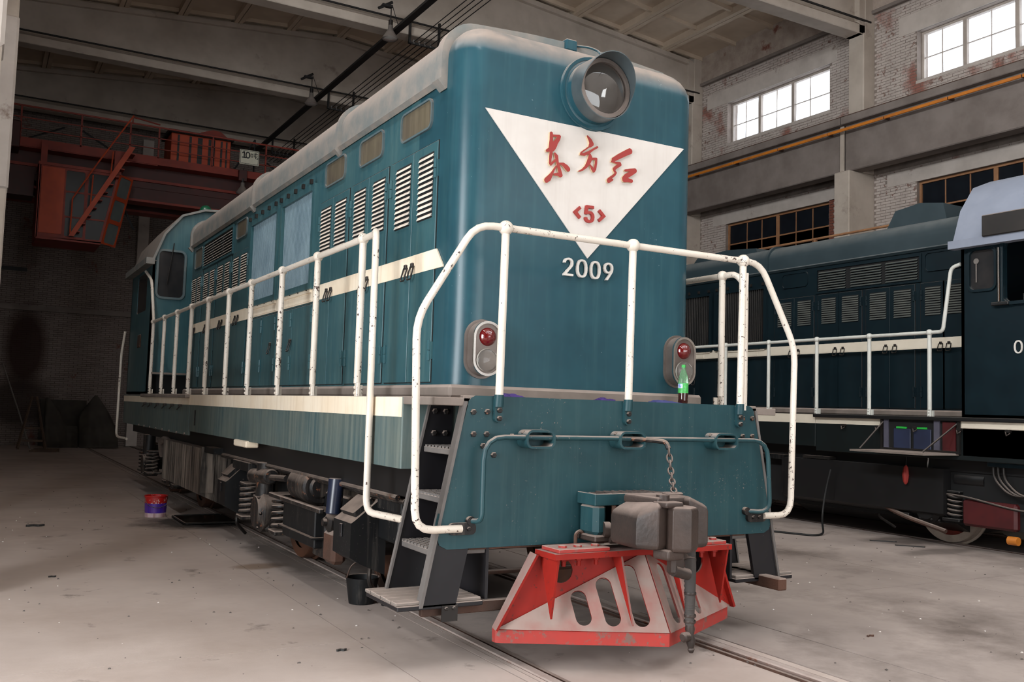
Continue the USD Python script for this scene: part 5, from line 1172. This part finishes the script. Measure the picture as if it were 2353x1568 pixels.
# pail by the steps
px, py = -1.02, 2.02
t = thing('pail', 'black oily pail with a raised handle standing by the engine steps', 'pail', (px, py, 0))
MB().add(lathe([(.10, .0), (.13, .20), (.135, .205), (.125, .2), (.095, .02), (.0001, .02)], (px, py, .0), (0, 0, 1), 24, caps=False)).build('body', 'black_side', t)
MB().add(tube([(px - .13, py, .20), (px - .10, py, .30), (px, py + .01, .335), (px + .10, py, .30), (px + .13, py, .20)], .006, 8, .06)).build('handle', 'rust', t)
ox, oy = -.86, 1.86
t = thing('oil_bottle', 'small dark oil can behind the steps, right of the pail', 'can', (ox, oy, 0))
MB().add(lathe([(.055, 0), (.055, .07), (.03, .11), (.02, .12), (.018, .19), (.0001, .19)], (ox, oy, 0), (0, 0, 1), 18)).build('body', 'black_side', t)
# drink bottle on the deck
qx, qy, qz = .735, .27, DZ + .014
t = thing('drink_bottle', 'green plastic bottle half full of cola on the engine deck before the right lamp', 'bottle', (qx, qy, qz))
c = (qx, qy, qz); u = (0, 0, 1)
MB().add(lathe([(.030, 0), (.037, .012), (.035, .04), (.037, .07), (.0365, .082)], c, u, 24)).build('cola', 'cola', t)
MB().add(lathe([(.0375, .08), (.038, .082), (.038, .15), (.0375, .152)], c, u, 28, caps=False)).build('label_wrap', 'label_green', t)
MB().add(lathe([(.0384, .115), (.0384, .148)], c, u, 12, arc=(2.6, 4.1), caps=False)).build('yellow_patch', 'label_yellow', t)
MB().add(lathe([(.0384, .115), (.0384, .148)], c, u, 12, arc=(4.15, 5.5), caps=False)).build('blue_patch', 'label_blue', t)
MB().add(lathe([(.037, .152), (.038, .16), (.032, .20), (.018, .245), (.0125, .258), (.0125, .268)], c, u, 24)).build('neck', 'bottle_clear', t)
MB().add(lathe([(.0145, .266), (.015, .285), (.013, .288), (.0001, .289)], c, u, 20)).build('cap', 'bottle_green', t)
# rags on the deck
def rag(name, pts, mat, label, z=DZ + .014, seed=1):
    rg = np.random.default_rng(seed); (x0, x1), (y0, y1), h = pts
    n, m = 22, 10; X, Y = np.meshgrid(np.linspace(0, 1, n), np.linspace(0, 1, m), indexing='ij')
    q = np.stack([x0 + (x1 - x0)*X, y0 + (y1 - y0)*Y, np.zeros_like(X)], -1)
    nz = meshkit.fbm(np.stack([q[..., 0]*22, q[..., 1]*22, np.full_like(X, seed)], -1), 3, seed)
    edge = np.minimum(np.minimum(X, 1 - X)*4, np.minimum(Y, 1 - Y)*3).clip(0, 1)
    q[..., 2] = z + .003 + h*nz*edge**.7; q[..., 0] += (rg.random(X.shape) - .5)*.02; q[..., 1] += (nz - .5)*.04
    v = q.reshape(-1, 3); f = []
    for i in range(n - 1):
        for j in range(m - 1):
            a_, b2_, c_, d_ = i*m + j, (i+1)*m + j, (i+1)*m + j + 1, i*m + j + 1
            f += [(a_, b2_, c_), (a_, c_, d_)]
    low = v.copy(); low[:, 2] = z + .0005; k = len(v)
    f2 = [(a_ + k, c_ + k, b_2 + k) for a_, b_2, c_ in f]
    t = MB().add(tm(np.vstack([v, low]), f + f2)).build(name, mat, None, smooth=True)
    tag(t, label, 'rag')
rag('purple_rag', ((-.88, -.70), (.10, .24), .03), 'purple_cloth', 'crumpled purple rag on the engine deck right of the left handrail post', seed=2)
rag('purple_rag', ((-.10, .03), (.12, .22), .028), 'purple_cloth', 'purple rag on the engine deck beside the middle handrail post', seed=5)
rag('blue_rag', ((.42, .66), (.18, .30), .03), 'blue_cloth', 'folded blue rag on the engine deck left of the green bottle', seed=7)
# litter on the floor
rg = random.Random(11)
lit = [(-3.05, 7.47, .16, 'dark twig of rubber on the floor at the far left'), (-3.095, 3.95, .05, 'small dark crumb on the open floor at the left'), (-1.655, .685, .055, 'dark brown scrap on the floor in front of the floor seam, left of the rail'),
       (1.95, -.4, .06, 'rust red scrap on the floor in the lower right, past the right rail')]
for x, y, s_, lb in lit:
    t = thing('floor_scrap', lb, 'scrap', (x, y, 0))
    p = LineString([(x - s_/2, y), (x - s_*.1, y + s_*.2), (x + s_*.2, y - s_*.1), (x + s_/2, y + s_*.1)]).buffer(s_*.13)
    MB().add(plate(p, 'z', .0005, .008 + s_*.1)).build('scrap', 'rust' if x > 0 else 'rubber', t)
m = MB(); w = MB()
for k in range(900):
    x, y = rg.uniform(-6, 6.5), rg.uniform(-3.5, 12)
    if (-.93 < x < .9 and y > -.0) or (-1.85 < x < -.7 and 6.9 < y < 8.4): continue
    r = rg.uniform(.003, .010); (m if rg.random() < .7 else w).add(hexa([(x - r, y - r*.6, 0), (x + r*.8, y - r, 0), (x + r, y + r*.7, 0), (x - r*.7, y + r, 0), (x - r*.5, y - r*.3, r*.8), (x + r*.4, y - r*.5, r*.7), (x + r*.5, y + r*.3, r*.8), (x - r*.3, y + r*.5, r*.6)]))
m.build('grit', 'rubber', None, smooth=False, label='dark grit scattered over the concrete floor', cat='grit', kind='stuff')
w.build('paint_flakes', 'white_paint', None, smooth=False, label='white paint flakes scattered over the concrete floor', cat='paint flakes', kind='stuff')
# trestles, tarpaulins and planks by the back wall
def trestle(x, y, label, w=.75, h=1.5):
    t = thing('trestle', label, 'trestle', (x, y, 0))
    for s in (-1, 1):
        for d in (-.25, .25):
            MB().add(tube([(x + s*w*.45, y + d*1.3, .0), (x + s*.06, y + d*.2, h)], .03, 6)).build('leg', 'old_wood', t)
    for z in (.25, .6): MB().add(bx(x - w*.4*(1 - z/h), x + w*.4*(1 - z/h), y - .33*(1 - z/h) - .03, y - .33*(1 - z/h), z - .03, z + .03)).build('rung', 'old_wood', t)
    return t
trestle(-2.27, 25.2, 'old wooden trestle by the back wall below the crane cab', .8, 1.5)
def tarp(x0, x1, peak, y, h, label, seed):
    n, m_ = 30, 16; v = []
    for i in range(n):
        for j in range(m_):
            s, q = i/(n-1), j/(m_-1); x = x0 + (x1 - x0)*s
            top = h*(.42 + .58*max(0, 1 - abs(x - peak)/.55)**.8)
            z = top*(1 - q)
            f_ = meshkit.fbm(np.array([x*3.0, seed, q*1.5]), 3, seed)
            v.append((x, y - .05 - .45*q - .22*(f_ - .5) - .1*math.sin(x*9 + seed)*q, z + .004))
    f = []
    for i in range(n - 1):
        for j in range(m_ - 1):
            a_ = i*m_ + j; f += [(a_, a_ + 1, a_ + m_ + 1), (a_, a_ + m_ + 1, a_ + m_)]
    back = [(x, y + .45, z) for x, y, z in v]; k = len(v)
    f += [(c_ + k, b_2 + k, a_ + k) for a_, b_2, c_ in f]
    tag(MB().add(tm(np.array(v + back), f)).build('tarpaulin', 'tarp', None, smooth=True), label, 'tarpaulin')
tarp(-1.9, -1.0, -1.85, 26.4, 1.5, 'dark tarpaulin draped off the trestle by the back wall', 3)
tarp(-.95, .15, -.5, 26.5, 1.6, 'dark tarpaulin heaped to a peak by the back wall, beside the engine', 8)
t = thing('wall_panel', 'low brown board standing against the back wall between the tarpaulins', 'board', (-1.2, 27.3, 0)); MB().add(bx(-2.0, -.7, 27.2, 27.3, 0, 1.42)).build('board', 'tarp', t)
t = thing('pole', 'thin pale pole leaning at the far left by the back wall', 'pole', (-2.65, 25.6, 0)); MB().add(cyl((-2.62, 25.6, 1.0), (-3.12, 26.2, 2.45), .022, n=8)).add(cyl((-2.62, 25.6, 1.0), (-2.3, 25.3, 0.0), .022, n=8)).build('pole', 'lamp_grey', t)
t = thing('plank_pile', 'low heap of dark planks on the floor before the trestle', 'planks', (-2.05, 23.6, 0))
for k in range(3): MB().add(bx(-2.4 + .06*k, -1.75 + .05*k, 23.5 + .1*k, 23.59 + .1*k, .0, .05 + .02*k)).build('plank', 'old_wood', t)
